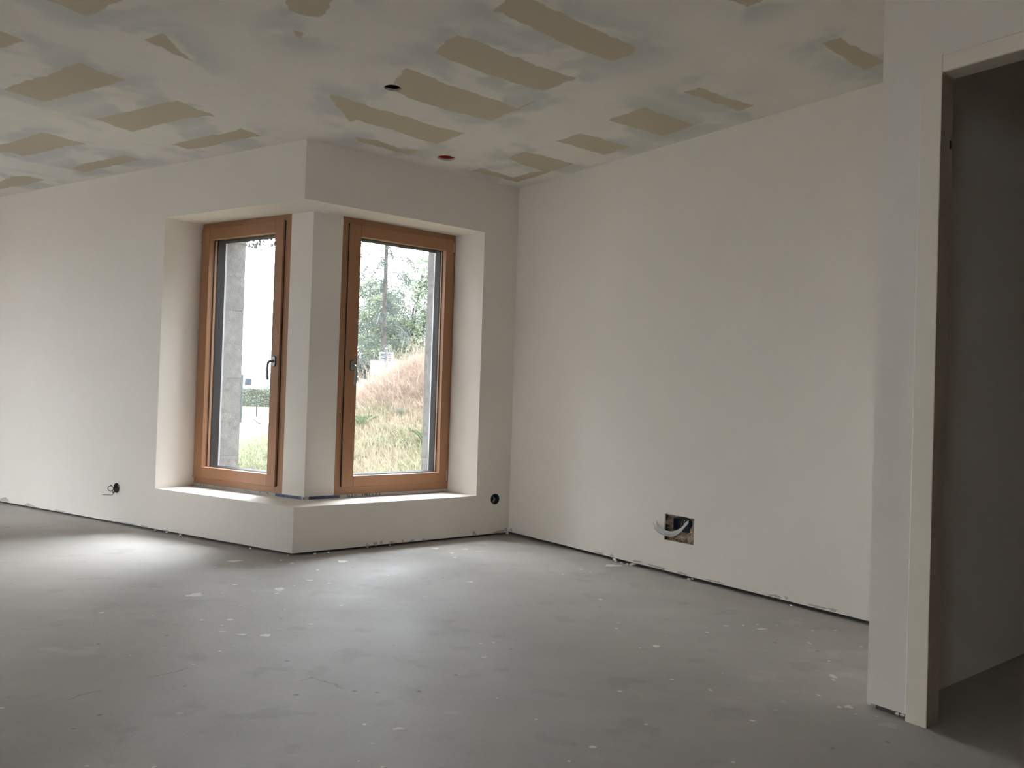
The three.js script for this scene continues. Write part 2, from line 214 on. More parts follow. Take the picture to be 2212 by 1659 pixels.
// stained larch window wood
const woodF = (x, y) => { const w = fbm(x * 0.02, y * 0.004, 3); const ring = 0.5 + 0.5 * Math.sin((x * 0.30 + w * 26)); return 0.45 * ring + 0.35 * fbm(x * 0.28, y * 0.006, 3) + 0.2 * noise(x * 0.9, y * 0.03); };
const tWood = tex(512, 1024, (x, y) => { const n = tile(woodF, x, y, 512, 1024) - 0.5; return [0.36 + 0.09 * n, 0.178 + 0.06 * n, 0.088 + 0.04 * n]; }); tWood.repeat.set(5, 0.9);
const tWoodB = grey(512, 1024, (x, y) => tile(woodF, x, y, 512, 1024)); tWoodB.repeat.set(5, 0.9);
M.wood = std({ map: tWood, roughness: 0.55, bumpMap: tWoodB, bumpScale: 0.0004 });
M.seal = std({ color: rgb(0.012, 0.012, 0.014), roughness: 0.6 });
M.profile = phys({ color: rgb(0.007, 0.007, 0.009), roughness: 0.7, specularIntensity: 0.15 });
M.anthracite = std({ color: rgb(0.035, 0.037, 0.042), roughness: 0.5 });
M.alu = std({ color: rgb(0.55, 0.56, 0.58), roughness: 0.4, metalness: 0.3 });
M.handle = std({ color: rgb(0.30, 0.29, 0.28), roughness: 0.35, metalness: 0.7 });
M.hinge = std({ color: rgb(0.5, 0.48, 0.44), roughness: 0.45, metalness: 0.5 });
const tDust = grey(512, 512, (x, y) => 0.80 + 0.35 * (tile((a, b) => fbm(a * 0.012, b * 0.006, 4), x, y, 512, 512) - 0.5) + 0.1 * (noise(x * 0.5, y * 0.02) - 0.5));
M.glass = phys({ color: rgb(0.95, 0.96, 0.95), roughness: 0.08, roughnessMap: tDust, transmission: 1, thickness: 0, ior: 1.5 });
M.clearGlass = phys({ color: rgb(0.97, 0.985, 0.98), roughness: 0.02, transmission: 1, thickness: 0, ior: 1.5 });
// concrete blocks
const concF = (a, b) => 0.5 * fbm(a * 0.02, b * 0.02, 4) + 0.3 * fbm(a * 0.15, b * 0.15, 2) + 0.2 * noise(a * 0.6, b * 0.6);
const tConc = tex(512, 512, (x, y) => { const n = tile(concF, x, y, 512, 512) - 0.5, pit = noise(x * 0.25 + 7, y * 0.25) > 0.86 ? -0.09 : 0; const g = 0.26 + 0.50 * n + pit * 0.9; return [g * 1.06, g * 0.99, g * 0.93]; }); tConc.repeat.set(2.2, 2.2);
const tConcB = grey(512, 512, (x, y) => tile(concF, x, y, 512, 512) - (noise(x * 0.25 + 7, y * 0.25) > 0.86 ? 0.35 : 0)); tConcB.repeat.set(2.2, 2.2);
M.block = std({ map: tConc, roughness: 1, bumpMap: tConcB, bumpScale: 0.003 });
M.mortar = std({ color: rgb(0.30, 0.28, 0.26), roughness: 1 });
M.render = std({ color: rgb(0.17, 0.16, 0.15), roughness: 1, bumpMap: tConcB, bumpScale: 0.004 });
M.black = std({ color: rgb(0.008, 0.009, 0.012), roughness: 0.5 });
M.navy = std({ color: rgb(0.012, 0.028, 0.05), roughness: 0.4 });
M.red = std({ color: rgb(0.42, 0.012, 0.014), roughness: 0.45 });
M.cable = std({ color: rgb(0.66, 0.65, 0.62), roughness: 0.5 });
M.wireDark = std({ color: rgb(0.07, 0.07, 0.075), roughness: 0.5 });
M.wireOrange = std({ color: rgb(0.42, 0.20, 0.05), roughness: 0.5 });
M.wool = std({ map: tex(256, 256, (x, y) => { const n = fbm(x * 0.05, y * 0.05, 4) - 0.5, s = noise(x * 0.4, y * 0.1) - 0.5; return [0.50 + 0.55 * n + 0.2 * s, 0.39 + 0.46 * n + 0.18 * s, 0.27 + 0.34 * n + 0.14 * s]; }), roughness: 1 });

// ------------------------------------------------------------------ the room
const H = 2.5, GAP = 0.016, DA = 0.32, DB = 0.34;                 // plaster ends a finger's width above the screed
const solve = (a, b) => {                                        // plan point at depth a behind wall A and b behind wall B
  const k = A.n[0] * B.n[1] - A.n[1] * B.n[0], x = (-a * B.n[1] + b * A.n[1]) / k, z = (-b * A.n[0] + a * B.n[0]) / k;
  return [P1[0] + x, P1[1] + z];
};
const Q = solve(DA, DB), X = solve(0.64, 0.62);
const a1 = A.at(4.9), e2 = [-6.6, 1.5], e3 = [-5.8, -4.2], dEnd = C.at(11.0, -0.98);
const shellPlan = [A.at(5.2, 0.64), X, B.at(2.08, 0.62), C.at(3.02, 0.45), C.at(3.02, 1.9), C.at(4.9, 1.9), C.at(4.9, -0.75), C.at(11.2, -0.75), [dEnd[0] + 0.05, dEnd[1] - 0.5], [-6.05, -4.5], [-6.9, 1.4]];

// floor
const floor = struct(mesh('floor', prism(shellPlan, -0.2, 0), M.floor));
{ const p = floor.geometry.attributes.position, uv = floor.geometry.attributes.uv; for (let i = 0; i < p.count; i++) uv.setXY(i, (p.getX(i) - FX0) / FS, (-p.getZ(i) - FZ0) / FS); }
SMEARS.forEach(([x, z, ax, az, bx_, bz, faint], i) => {           // plaster dropped and trodden onto the screed
  const hw = Math.hypot(ax, az), hh = Math.hypot(bx_, bz);
  const g = blob(hw, hh, faint ? 0.0003 : 0.0005 + 0.0005 * hash(i, 3), 100 + i, 26, 0.42);
  g.rotateX(-Math.PI / 2);
  const m = mesh('plaster_smear', g, faint ? M.smearThin : M.smear, floor);
  m.position.set(x, 0, -z); m.rotation.y = Math.atan2(az, ax);
});

// ceiling boards with two spotlight holes
{
  const sh = new THREE.Shape(shellPlan.map((p) => new THREE.Vector2(p[0], p[1])));
  for (const [x, z, r, k] of [[-0.637, 3.97, 0.043, 5], [-0.467, 5.13, 0.058, 0]]) {
    const pts = []; for (let i = 0; i < 32; i++) { const a = i / 32 * Math.PI * 2, q = r * (1 + (k ? 0.10 * (noise(Math.cos(a) * 2 + 5, Math.sin(a) * 2 + k) - 0.5) : 0)); pts.push(new THREE.Vector2(x + Math.cos(a) * q, z + Math.sin(a) * q)); }
    sh.holes.push(new THREE.Path(pts));
  }
  const g = new THREE.ExtrudeGeometry(sh, { depth: 0.013, bevelEnabled: false });
  g.rotateX(-Math.PI / 2); g.translate(0, H, 0);
  const p = g.attributes.position, uv = g.attributes.uv;
  for (let i = 0; i < p.count; i++) uv.setXY(i, (p.getX(i) - CX0) / CS, (-p.getZ(i) - CZ0) / CS);
  struct(mesh('ceiling', g, M.ceiling));
  struct(mesh('wall_added_sky_block', prism(shellPlan, 2.74, 7.0), M.render));  // unseen storey added above the roof line to keep steep sky off the reveals
}
{ // red plastic lamp housing behind the far spotlight hole
  const o = group('ceiling_lamp_housing', 'red plastic lamp housing inside the round ceiling hole nearest the corner', 'lamp housing');
  o.position.set(-0.467, H + 0.014, -5.13);
  const cup = new THREE.LatheGeometry([[0.0, 0.045], [0.045, 0.045], [0.054, 0.036], [0.056, 0.0], [0.063, 0.0], [0.063, 0.003], [0.059, 0.004], [0.058, 0.04], [0.048, 0.05], [0, 0.05]].map(([x, y]) => new THREE.Vector2(x, y)), 32);
  mesh('housing_cup', cup, M.red, o);
  mesh('clip', bx(0.030, 0.040, 0.004, 0.02, -0.028, -0.020), M.cable, o);
}

// wall A: runs left from the projecting corner, with half of the corner niche
const SA = 1.318, SB = 1.338, YS = 0.29, YL = 2.14;
const wallLeft = struct(mesh('wall_left', board(A, [[0, GAP], [4.95, GAP], [4.95, H], [0, H], [0, YL], [SA, YL], [SA, YS], [0, YS]], [{ s: 1.747, y: 0.256, r: 0.034 }], 0.0125), M.paint));
const wallBack = struct(mesh('wall_back', board(B, [[0, GAP], [1.633, GAP], [1.633, H], [0, H], [0, YL], [SB, YL], [SB, YS], [0, YS]], [{ s: 1.502, y: 0.26, r: 0.037 }], 0.0125), M.paint));
const wallRight = struct(mesh('wall_right', board(C, [[0, 0.020], [3.2135, 0.020], [3.2135, H], [0, H]], [{ pts: [[1.459, 0.195], [1.462, 0.346], [1.677, 0.345], [1.676, 0.197]] }], 0.0125), M.paint));
// niche: sill, soffit, reveals and the slender pier between the windows
const inn = 0.0008;
const nicheIn = [solve(inn, inn), A.at(SA + 0.005, inn), A.at(1.345, DA + 0.01), solve(DA + 0.06, DB + 0.06), B.at(1.345, DB + 0.01), B.at(SB + 0.005, inn)];
struct(mesh('wall_sill', prism(nicheIn, 0.17, [YS, YS, 0.281, 0.281, 0.281, YS]), M.paint));
struct(mesh('wall_soffit', prism(nicheIn, [YL, YL, 2.158, 2.158, 2.158, YL], 2.3), M.paint));
struct(mesh('wall_reveal_left', prism([A.at(SA + 0.0002, inn), A.at(1.331, DA + 0.002), A.at(1.36, DA + 0.002), A.at(1.36, inn)], 0.275, 2.17), M.paint));
struct(mesh('wall_reveal_right', prism([B.at(SB + 0.0002, inn), B.at(1.322, DB + 0.002), B.at(1.36, DB + 0.002), B.at(1.37, inn)], 0.275, 2.17), M.paint));
struct(mesh('wall_pier', prism([Q, A.at(0.44, DA - 0.0006), A.at(0.418, DA + 0.02), solve(DA + 0.05, DB + 0.05), B.at(0.399, DB + 0.02), B.at(0.421, DB - 0.0006)], [0.296, 0.303, 0.303, 0.303, 0.303, 0.303], 2.20), M.paint));
// thin corner bead: a plaster fillet that ends in a small nick above the sill
// hidden bodies of the walls: dark insulation behind the boards
const core = (name, foot, y0, y1) => struct(mesh(name, prism(foot, y0, y1), M.core));
core('wall_left_core', [A.at(1.37, 0.06), A.at(5.2, 0.06), A.at(5.2, 0.44), A.at(1.37, 0.44)], 0, 2.74);
core('wall_corner_core', [solve(0.06, 0.06), A.at(1.372, 0.06), A.at(1.372, 0.33), solve(0.36, 0.38), B.at(1.372, 0.35), B.at(1.372, 0.06)], 0, 0.165);
core('wall_corner_core_upper', [solve(0.03, 0.03), A.at(1.372, 0.03), A.at(1.372, 0.60), solve(0.6, 0.6), B.at(1.372, 0.60), B.at(1.372, 0.03)], 2.305, 2.74);
core('wall_corner_core_lower', [A.at(1.372, 0.325), solve(0.325, 0.345), B.at(1.372, 0.345), B.at(1.372, 0.60), solve(0.6, 0.6), A.at(1.372, 0.60)], -0.2, 0.277);
core('wall_back_core', [B.at(1.372, 0.06), B.at(2.05, 0.06), B.at(2.05, 0.43), B.at(1.372, 0.43)], 0, 2.74);
core('wall_right_core', [C.at(-0.06, 0.10), C.at(3.2, 0.10), C.at(3.2, 0.45), C.at(-0.4, 0.45)], 0, 2.74);

// masonry outside, blocks told apart in the reveals beyond the glass
const outLeft = struct(mesh('wall_outside_left', prism([A.at(1.2535, 0.443), A.at(5.2, 0.443), A.at(5.2, 0.637), A.at(1.2535, 0.637)], -0.3, 2.95), M.mortar));
const outBack = struct(mesh('wall_outside_back', prism([B.at(1.2685, 0.443), B.at(2.08, 0.443), B.at(2.08, 0.617), B.at(1.2685, 0.617)], -0.3, 2.95), M.mortar));
function jambBlocks(w, s, d0, d1, ys, parent) {
  for (let i = 0; i + 1 < ys.length; i++) {
    const jig = (hash(i, w.sgn + 5) - 0.5) * 0.003, g = bx(0, 0.36 + (i % 2) * 0.14, ys[i] + 0.0014, ys[i + 1] - 0.0014, 0, d1 - d0, 1, i * 0.37);
    if (w.sgn < 0) g.scale(-1, 1, 1), g.index && g.setIndex(Array.from(g.index.array).reverse());
    g.translate((s + jig) * w.sgn, 0, 0); g.applyMatrix4(w.matrix(0, d1));
    mesh('block', g, M.block, parent);
  }
}
jambBlocks(A, 1.25, 0.44, 0.64, [0.27, 0.49, 0.81, 1.06, 1.31, 1.56, 1.81, 2.06, 2.30], outLeft);
jambBlocks(B, 1.265, 0.44, 0.62, [0.27, 0.51, 0.77, 1.03, 1.29, 1.55, 1.81, 2.07, 2.30], outBack);
struct(mesh('wall_outside_pier', prism([solve(DA + 0.03, DB + 0.03), A.at(0.405, DA + 0.06), A.at(0.405, 0.42), A.at(0.46, 0.42), A.at(0.46, 0.64), X, B.at(0.45, 0.62), B.at(0.45, 0.43), B.at(0.39, 0.43), B.at(0.39, DB + 0.06)], -0.3, 2.95), M.render));
struct(mesh('wall_outside_lintel', prism([A.at(1.30, 0.43), A.at(1.30, 0.64), X, B.at(1.30, 0.62), B.at(1.30, 0.43), solve(0.43, 0.43)], 2.20, 2.95), M.render));
struct(mesh('wall_outside_sill', prism([A.at(1.30, 0.40), A.at(1.30, 0.68), solve(0.68, 0.66), B.at(1.30, 0.66), B.at(1.30, 0.40), solve(0.40, 0.40)], -0.3, [0.30, 0.27, 0.27, 0.27, 0.30, 0.30]), M.render));
struct(mesh('wall_outside_right', prism([C.at(-0.65, 0.30), C.at(3.1, 0.30), C.at(3.1, 0.45), C.at(-0.65, 0.45)], -0.3, 2.95), M.render));

// partition with the doorway, standing a metre in front of wall C
const D = wallFrame(C.at(0, -0.98), C.u, C.n); D.sgn = C.sgn;
const DS = 3.2135, J0 = 3.344, J1 = 3.411, OW = 0.80;
const wallDoor = struct(mesh('wall_doorway', [board(D, [[DS, 0.020], [J0 + 0.02, 0.020], [J0 + 0.02, 2.10], [J1 + OW + 0.047, 2.10], [J1 + OW + 0.047, 0.016], [11.05, 0.016], [11.05, H], [DS, H]], [], 0.072)], M.paint));
core('wall_doorway_core', [D.at(DS + 0.02, 0.02), D.at(J0 + 0.012, 0.02), D.at(J0 + 0.012, 0.06), D.at(DS + 0.02, 0.06)], 0, 0.2);
struct(mesh('wall_hall_left', prism([C.at(DS + 0.0005, -0.907), C.at(3.286, -0.907), C.at(3.286, 1.6), C.at(DS + 0.0005, 1.6)], 0.01, H), M.paint));
struct(mesh('wall_hall_end', prism([C.at(3.02, 1.6), C.at(4.9, 1.6), C.at(4.9, 1.9), C.at(3.02, 1.9)], -0.2, 2.95), M.paint));
struct(mesh('wall_hall_right', prism([C.at(4.6, -0.905), C.at(4.9, -0.905), C.at(4.9, 1.6), C.at(4.6, 1.6)], -0.2, 2.95), M.paint));
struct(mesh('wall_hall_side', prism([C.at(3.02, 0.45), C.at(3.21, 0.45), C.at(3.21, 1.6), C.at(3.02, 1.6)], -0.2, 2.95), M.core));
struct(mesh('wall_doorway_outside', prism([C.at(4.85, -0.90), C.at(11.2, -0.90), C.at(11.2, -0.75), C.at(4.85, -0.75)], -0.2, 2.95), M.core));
{
  const o = new THREE.Group(); o.name = 'door_1'; scene.add(o); struct(o, 'primed white wooden door frame without a door leaf');
  o.applyMatrix4(D.matrix(0, 0));                                  // local x = s, z towards the room
  const jamb = (x0, x1, inner) => {
    const j = mesh('jamb', rbox(x0, x1, 0.0, 2.124, -0.072, 0.010, 0.004, 1, 0.2), M.primer, o);
    mesh('jamb_edge', bx(inner - 0.0006, inner + 0.0006, 0.001, 2.06, -0.071, 0.0088, 1, 0.4), M.rawEdge, j);
    return j;
  };
  const j = jamb(J0, J1, J1); jamb(J1 + OW, J1 + OW + 0.067, J1 + OW);
  mesh('strike_plate', bx(J1 + 0.0004, J1 + 0.0012, 1.835, 1.862, -0.062, -0.052), M.black, j);
  mesh('head', rbox(J1 + 0.0012, J1 + OW - 0.0012, 2.062, 2.119, -0.072, 0.014, 0.006, 0, 0.7), M.primer, o);
}
// walls behind and beside the photographer, some openings added as fill light
function sideWall(name, p, q, openings, th = 0.22) {
  const L = Math.hypot(q[0] - p[0], q[1] - p[1]), u = [(q[0] - p[0]) / L, (q[1] - p[1]) / L]; let n = [-u[1], u[0]];
  if (n[0] * (0 - p[0]) + n[1] * (0 - p[1]) < 0) n = [-n[0], -n[1]];
  const w = wallFrame(p, u, n); w.sgn = new THREE.Vector3(u[0], 0, -u[1]).cross(new THREE.Vector3(0, 1, 0)).dot(new THREE.Vector3(n[0], 0, -n[1])) > 0 ? 1 : -1;
  struct(mesh(name, board(w, [[-0.15, 0], [L + 0.15, 0], [L + 0.15, 2.74], [-0.15, 2.74]], openings.map(([s0, s1, y0, y1]) => ({ pts: [[s0, y0], [s0, y1], [s1, y1], [s1, y0]] })), th), M.paint));
  return w;
}
const plainWindow = (name, w, [s0, s1, y0, y1]) => {
  const o = new THREE.Group(); o.name = name; scene.add(o); struct(o); o.applyMatrix4(w.matrix(0, 0.1));
  const x0 = Math.min(s0 * w.sgn, s1 * w.sgn), x1 = Math.max(s0 * w.sgn, s1 * w.sgn), xm = (x0 + x1) / 2, f = 0.06;
  for (const [a, b, c, d] of [[x0, x0 + f, y0, y1], [x1 - f, x1, y0, y1], [xm - f / 2, xm + f / 2, y0, y1], [x0, x1, y0, y0 + f], [x0, x1, y1 - f, y1]]) mesh('frame', bx(a, b, c, d, -0.03, 0.03), M.wood, o);
  mesh('pane', bx(x0 + f, xm - f / 2, y0 + f, y1 - f, -0.003, 0.003), M.clearGlass, o); mesh('pane', bx(xm + f / 2, x1 - f, y0 + f, y1 - f, -0.003, 0.003), M.clearGlass, o);
};
const openE = [1.85, 2.5, 0.02, 2.15], addedOpenF = [2.2, 3.2, 1.0, 2.15], addedOpenG = [2.4, 3.5, 0.90, 2.15];  // F and G are unseen windows, invented to fill the room from behind
const wE = sideWall('wall_side', a1, e2, [openE]); plainWindow('window_3', wE, openE);
const wG = sideWall('wall_front_left', e2, e3, [addedOpenG]); plainWindow('window_4', wG, addedOpenG);
const wF = sideWall('wall_front', e3, dEnd, [addedOpenF]); plainWindow('window_5', wF, addedOpenF);
struct(mesh('ground_added_reflector', prism([A.at(5.3, 0.7), A.at(9.5, 0.7), [-12.5, -1.0], [-10.5, -7.5], [-6.2, -4.6], [-7.0, 1.4]], -0.3, -0.12), std({ color: rgb(0.36, 0.36, 0.37), roughness: 1 })));  // pale slab added out of view to bounce neutral light indoors

// ------------------------------------------------------------------ the two windows of the corner
// local frame: x to the right, y up, z towards the room; hinge = -1 left, +1 right
function windowUnit(name, w, d, fx0, fx1, hinge, sash, glass, label) {
  const o = new THREE.Group(); o.name = name; scene.add(o); struct(o, label); o.applyMatrix4(w.matrix(0, d));
  const [sx0, sx1, sy0, sy1] = sash, [gx0, gx1, gy0, gy1] = glass, fy0 = 0.302, fy1 = 2.185, ft = -0.075;
  const hidL = hinge < 0 ? 0.02 : 0.02, fr = 0.075;
  // fixed frame
  const frame = new THREE.Group(); frame.name = 'frame'; o.add(frame);
  mesh('stile', rbox(fx0 - hidL, fx0 + fr, fy0, fy1, ft, 0, 0.002, 1, 0.1), M.wood, frame);
  mesh('stile', rbox(fx1 - fr, fx1 + hidL, fy0, fy1, ft, 0, 0.002, 1, 0.5), M.wood, frame);
  mesh('rail', rbox(fx0 + fr, fx1 - fr, fy1 - 0.105, fy1, ft, -0.0004, 0.002, 0, 0.3), M.wood, frame);
  mesh('rail', rbox(fx0 + fr, fx1 - fr, fy0, fy0 + 0.075, ft, -0.0004, 0.002, 0, 0.9), M.wood, frame);
  // opening sash, proud of the frame
  const s = new THREE.Group(); s.name = 'sash'; o.add(s);
  const zf = 0.017, zb = -0.055;
  mesh('stile', rbox(sx0, gx0, sy0, sy1, zb, zf, 0.004, 1, 1.3), M.wood, s);
  mesh('stile', rbox(gx1, sx1, sy0, sy1, zb, zf, 0.004, 1, 1.9), M.wood, s);
  mesh('rail', rbox(gx0 + 0.0004, gx1 - 0.0004, gy1, sy1 - 0.0004, zb, zf - 0.0006, 0.004, 0, 2.2), M.wood, s);
  mesh('rail', rbox(gx0 + 0.0004, gx1 - 0.0004, sy0 + 0.0004, gy0, zb, zf - 0.0006, 0.004, 0, 2.7), M.wood, s);
  mesh('pane', bx(gx0 - 0.005, gx1 + 0.005, gy0 - 0.005, gy1 + 0.005, -0.0255, -0.0250), M.glass, s);
  const ring = (x0, x1, y0, y1, t, z0, z1) => [bx(x0, x0 + t, y0, y1, z0, z1), bx(x1 - t, x1, y0, y1, z0, z1), bx(x0 + t, x1 - t, y0, y0 + t, z0, z1), bx(x0 + t, x1 - t, y1 - t, y1, z0, z1)];
  mesh('seal', ring(gx0, gx1, gy0, gy1, 0.005, -0.032, -0.0262), M.seal, s);
  // weather profile outside the glass and the pale guide rails of a shutter
  mesh('outer_profile', ring(gx0 - 0.03, gx1 + 0.03, gy0 - 0.03, gy1 + 0.03, 0.034, -0.122, -0.056), M.profile, o);
  for (const [x0, x1] of [[gx0 - 0.035, gx0 + 0.001], [gx1 - 0.001, gx1 + 0.035]]) mesh('guide_rail', rbox(x0, x1, 0.31, 2.2, -0.140, -0.124, 0.002), M.alu, o);
  // shadow gap seal on the handle side
  const hx = hinge < 0 ? sx1 : sx0;
  mesh('rebate_seal', bx(hinge < 0 ? hx : hx - 0.006, hinge < 0 ? hx + 0.006 : hx, sy0 + 0.004, sy1 - 0.004, 0.0002, 0.003), M.seal, o);
  // hinges
  const bxh = hinge < 0 ? sx0 : sx1;
  for (const [y0, y1] of [[sy0 + 0.012, sy0 + 0.085], [sy1 - 0.088, sy1 - 0.015]]) {
    const h = mesh('hinge', new THREE.CylinderGeometry(0.0055, 0.0055, y1 - y0, 12).translate(bxh + hinge * 0.0065, (y0 + y1) / 2, 0.008), M.hinge, o);
    mesh('hinge_pin', new THREE.CylinderGeometry(0.006, 0.004, 0.008, 12).translate(bxh + hinge * 0.0065, y0 - 0.006, 0.008), M.anthracite, h);
  }
  return { o, zf };
}
function windowHandle(u, x, y, side) {
  const h = new THREE.Group(); h.name = 'handle'; u.o.add(h); h.position.set(x, y, u.zf);
  const oval = (w, hh, t, z) => { const s = new THREE.Shape(); s.absarc(0, hh - w, w, 0, Math.PI, false); s.absarc(0, -(hh - w), w, Math.PI, 2 * Math.PI, false); return new THREE.ExtrudeGeometry(s, { depth: t, bevelEnabled: true, bevelSize: 0.0015, bevelThickness: 0.0015, bevelSegments: 2, curveSegments: 12 }).translate(0, 0, z); };
  mesh('rosette', oval(0.015, 0.034, 0.008, 0.001), M.anthracite, h);
  mesh('rosette_face', oval(0.0130, 0.0315, 0.001, 0.0105), M.handle, h);
  const lever = tube([[0, 0, 0.010], [0, 0, 0.030], [0, -0.002, 0.044], [0, -0.014, 0.056], [0, -0.035, 0.060], [0, -0.065, 0.062], [0, -0.095, 0.060], [0, -0.118, 0.055]], 0.0085, 40, 12);
  mesh('lever', [lever, new THREE.SphereGeometry(0.0085, 12, 8).translate(0, -0.118, 0.055), new THREE.CylinderGeometry(0.0105, 0.0105, 0.016, 16).rotateX(Math.PI / 2).translate(0, 0, 0.018)], M.handle, h);
}
const win1 = windowUnit('window_1', A, DA, -1.331, -0.440, -1, [-1.322, -0.497, 0.345, 2.120], [-1.236, -0.575, 0.424, 2.038], 'tall narrow wood-framed window left of the pier, hinged on its left');
windowHandle(win1, -0.536, 1.176, 1);
const win2 = windowUnit('window_2', B, DB, 0.421, 1.322, 1, [0.468, 1.296, 0.352, 2.118], [0.551, 1.232, 0.426, 2.036], 'tall wood-framed window right of the pier, hinged on its right');
windowHandle(win2, 0.512, 1.165, -1);

// printed sealing membrane below the frames
function membrane(w, d, s0, s1, draw, label) {
  const cv = document.createElement('canvas'); cv.width = 1024; cv.height = 32; const c = cv.getContext('2d');
  const L = s1 - s0, px = (s) => (w.sgn > 0 ? s - s0 : s1 - s) / L * 1024;
  c.fillStyle = '#b4b1ac'; c.fillRect(0, 0, 1024, 32); draw(c, px);
  const t = new THREE.CanvasTexture(cv); t.colorSpace = THREE.SRGBColorSpace;
  const g = new THREE.BoxGeometry(L, 0.020, 0.003), m = std({ map: t, roughness: 0.6 });
  g.applyMatrix4(w.matrix((s0 + s1) / 2, d, 0.2922));
  tag(mesh('sealing_membrane', g, m), label, 'membrane');
}
const crinkle = (c, x0, x1, seed) => { const r = mulberry(seed); c.fillStyle = '#46506a'; c.fillRect(x0, 2, x1 - x0, 28); for (let i = 0; i < 26; i++) { c.strokeStyle = r() > 0.5 ? '#8f9bb5' : '#262d40'; c.lineWidth = 1 + r() * 2; const x = x0 + r() * (x1 - x0); c.beginPath(); c.moveTo(x, 30 * r()); c.lineTo(Math.min(x1, x + 18 * r()), 30 * r()); c.stroke(); } };
membrane(A, DA - 0.0018, 0.246, 1.331, (c, px) => {
  crinkle(c, px(0.50), px(0.262), 5);
  c.strokeStyle = '#6f9a2e'; c.lineWidth = 12; c.beginPath(); c.arc(px(0.61), 34, 44, Math.PI * 1.12, Math.PI * 1.9); c.stroke();
  c.lineWidth = 5; c.beginPath(); c.arc(px(1.09), 4, 14, 0.1, Math.PI * 1.1); c.stroke();
  c.fillStyle = '#55524e'; for (const s of [1.25, 1.222, 1.205, 1.185]) c.fillRect(px(s), 4, 4, 22);
  for (const s of [1.03, 0.80]) c.fillRect(px(s), 14, 52, 4);
}, 'printed white and blue sealing strip under the left window frame');
membrane(B, DB - 0.0018, 0.214, 1.322, (c, px) => {
  crinkle(c, px(0.245), px(0.462), 9);
  c.fillStyle = '#3a3734'; c.font = 'bold 40px monospace'; c.fillText('GIF TNIE2I', px(0.515), 25, px(0.80) - px(0.515));
}, 'printed white and blue sealing strip under the right window frame');

// ------------------------------------------------------------------ open sockets, cables
function socketBox(w, s, y, r, mat, label) {
  const o = group('socket_box', label, 'socket box'); o.applyMatrix4(w.matrix(s, 0, y));
  const cup = new THREE.LatheGeometry([[0, -0.046], [r - 0.004, -0.046], [r - 0.0015, -0.040], [r - 0.0015, 0.0004], [r + 0.0012, 0.0004], [r + 0.0012, 0.0016], [r - 0.003, 0.0016], [r - 0.003, -0.038], [0, -0.044]].map(([x, q]) => new THREE.Vector2(x, q)), 36);
  cup.rotateX(Math.PI / 2); mesh('box_cup', cup, mat, o);
  return o;
}
{
  const o = socketBox(A, 1.747, 0.256, 0.034, M.wireDark, 'open round socket box with dark wires sticking out, left of the windows');
  mesh('box_lining', new THREE.SphereGeometry(0.02, 16, 10).scale(1, 0.7, 0.5).translate(-0.004, 0.014, -0.026), M.wool, o);
  // local x runs right; wires come out towards the room
  mesh('wire', tube([[0.006, -0.010, -0.035], [0, -0.018, 0.0], [-0.004, -0.040, 0.022], [-0.006, -0.048, 0.030], [-0.010, -0.046, 0.050], [-0.012, -0.041, 0.096]], 0.0019), M.wireDark, o);
  mesh('wire', tube([[0.004, -0.004, -0.035], [0, -0.012, 0.01], [-0.004, -0.036, 0.024], [-0.002, -0.020, 0.028], [-0.004, 0.0, 0.022], [-0.006, 0.016, 0.034], [-0.010, 0.024, 0.042]], 0.0022), M.wireDark, o);
  mesh('wire', tube([[0.0, -0.008, -0.03], [-0.004, -0.010, 0.02], [-0.008, -0.022, 0.042], [-0.010, -0.008, 0.056], [-0.010, 0.008, 0.060], [-0.006, 0.014, 0.052], [-0.004, 0.016, 0.040]], 0.0022), M.wireDark, o);
}
{
  const o = socketBox(B, 1.502, 0.26, 0.037, M.navy, 'open round dark blue socket box with orange wire near the room corner');
  mesh('wire', tube([[0.012, 0.004, -0.036], [0.008, -0.004, -0.012], [-0.010, -0.018, 0.004], [-0.022, -0.028, 0.010]], 0.0028), M.wireOrange, o);
  mesh('wire', tube([[0.0, 0.012, -0.036], [0.004, 0.008, -0.012], [0.016, -0.004, -0.008], [0.020, -0.016, -0.012]], 0.0022), M.wireDark, o);
  mesh('wire', tube([[0.006, 0.016, -0.036], [0.0, 0.006, -0.01], [-0.008, -0.010, -0.006], [-0.010, -0.020, -0.016]], 0.0018), M.cable, o);
}
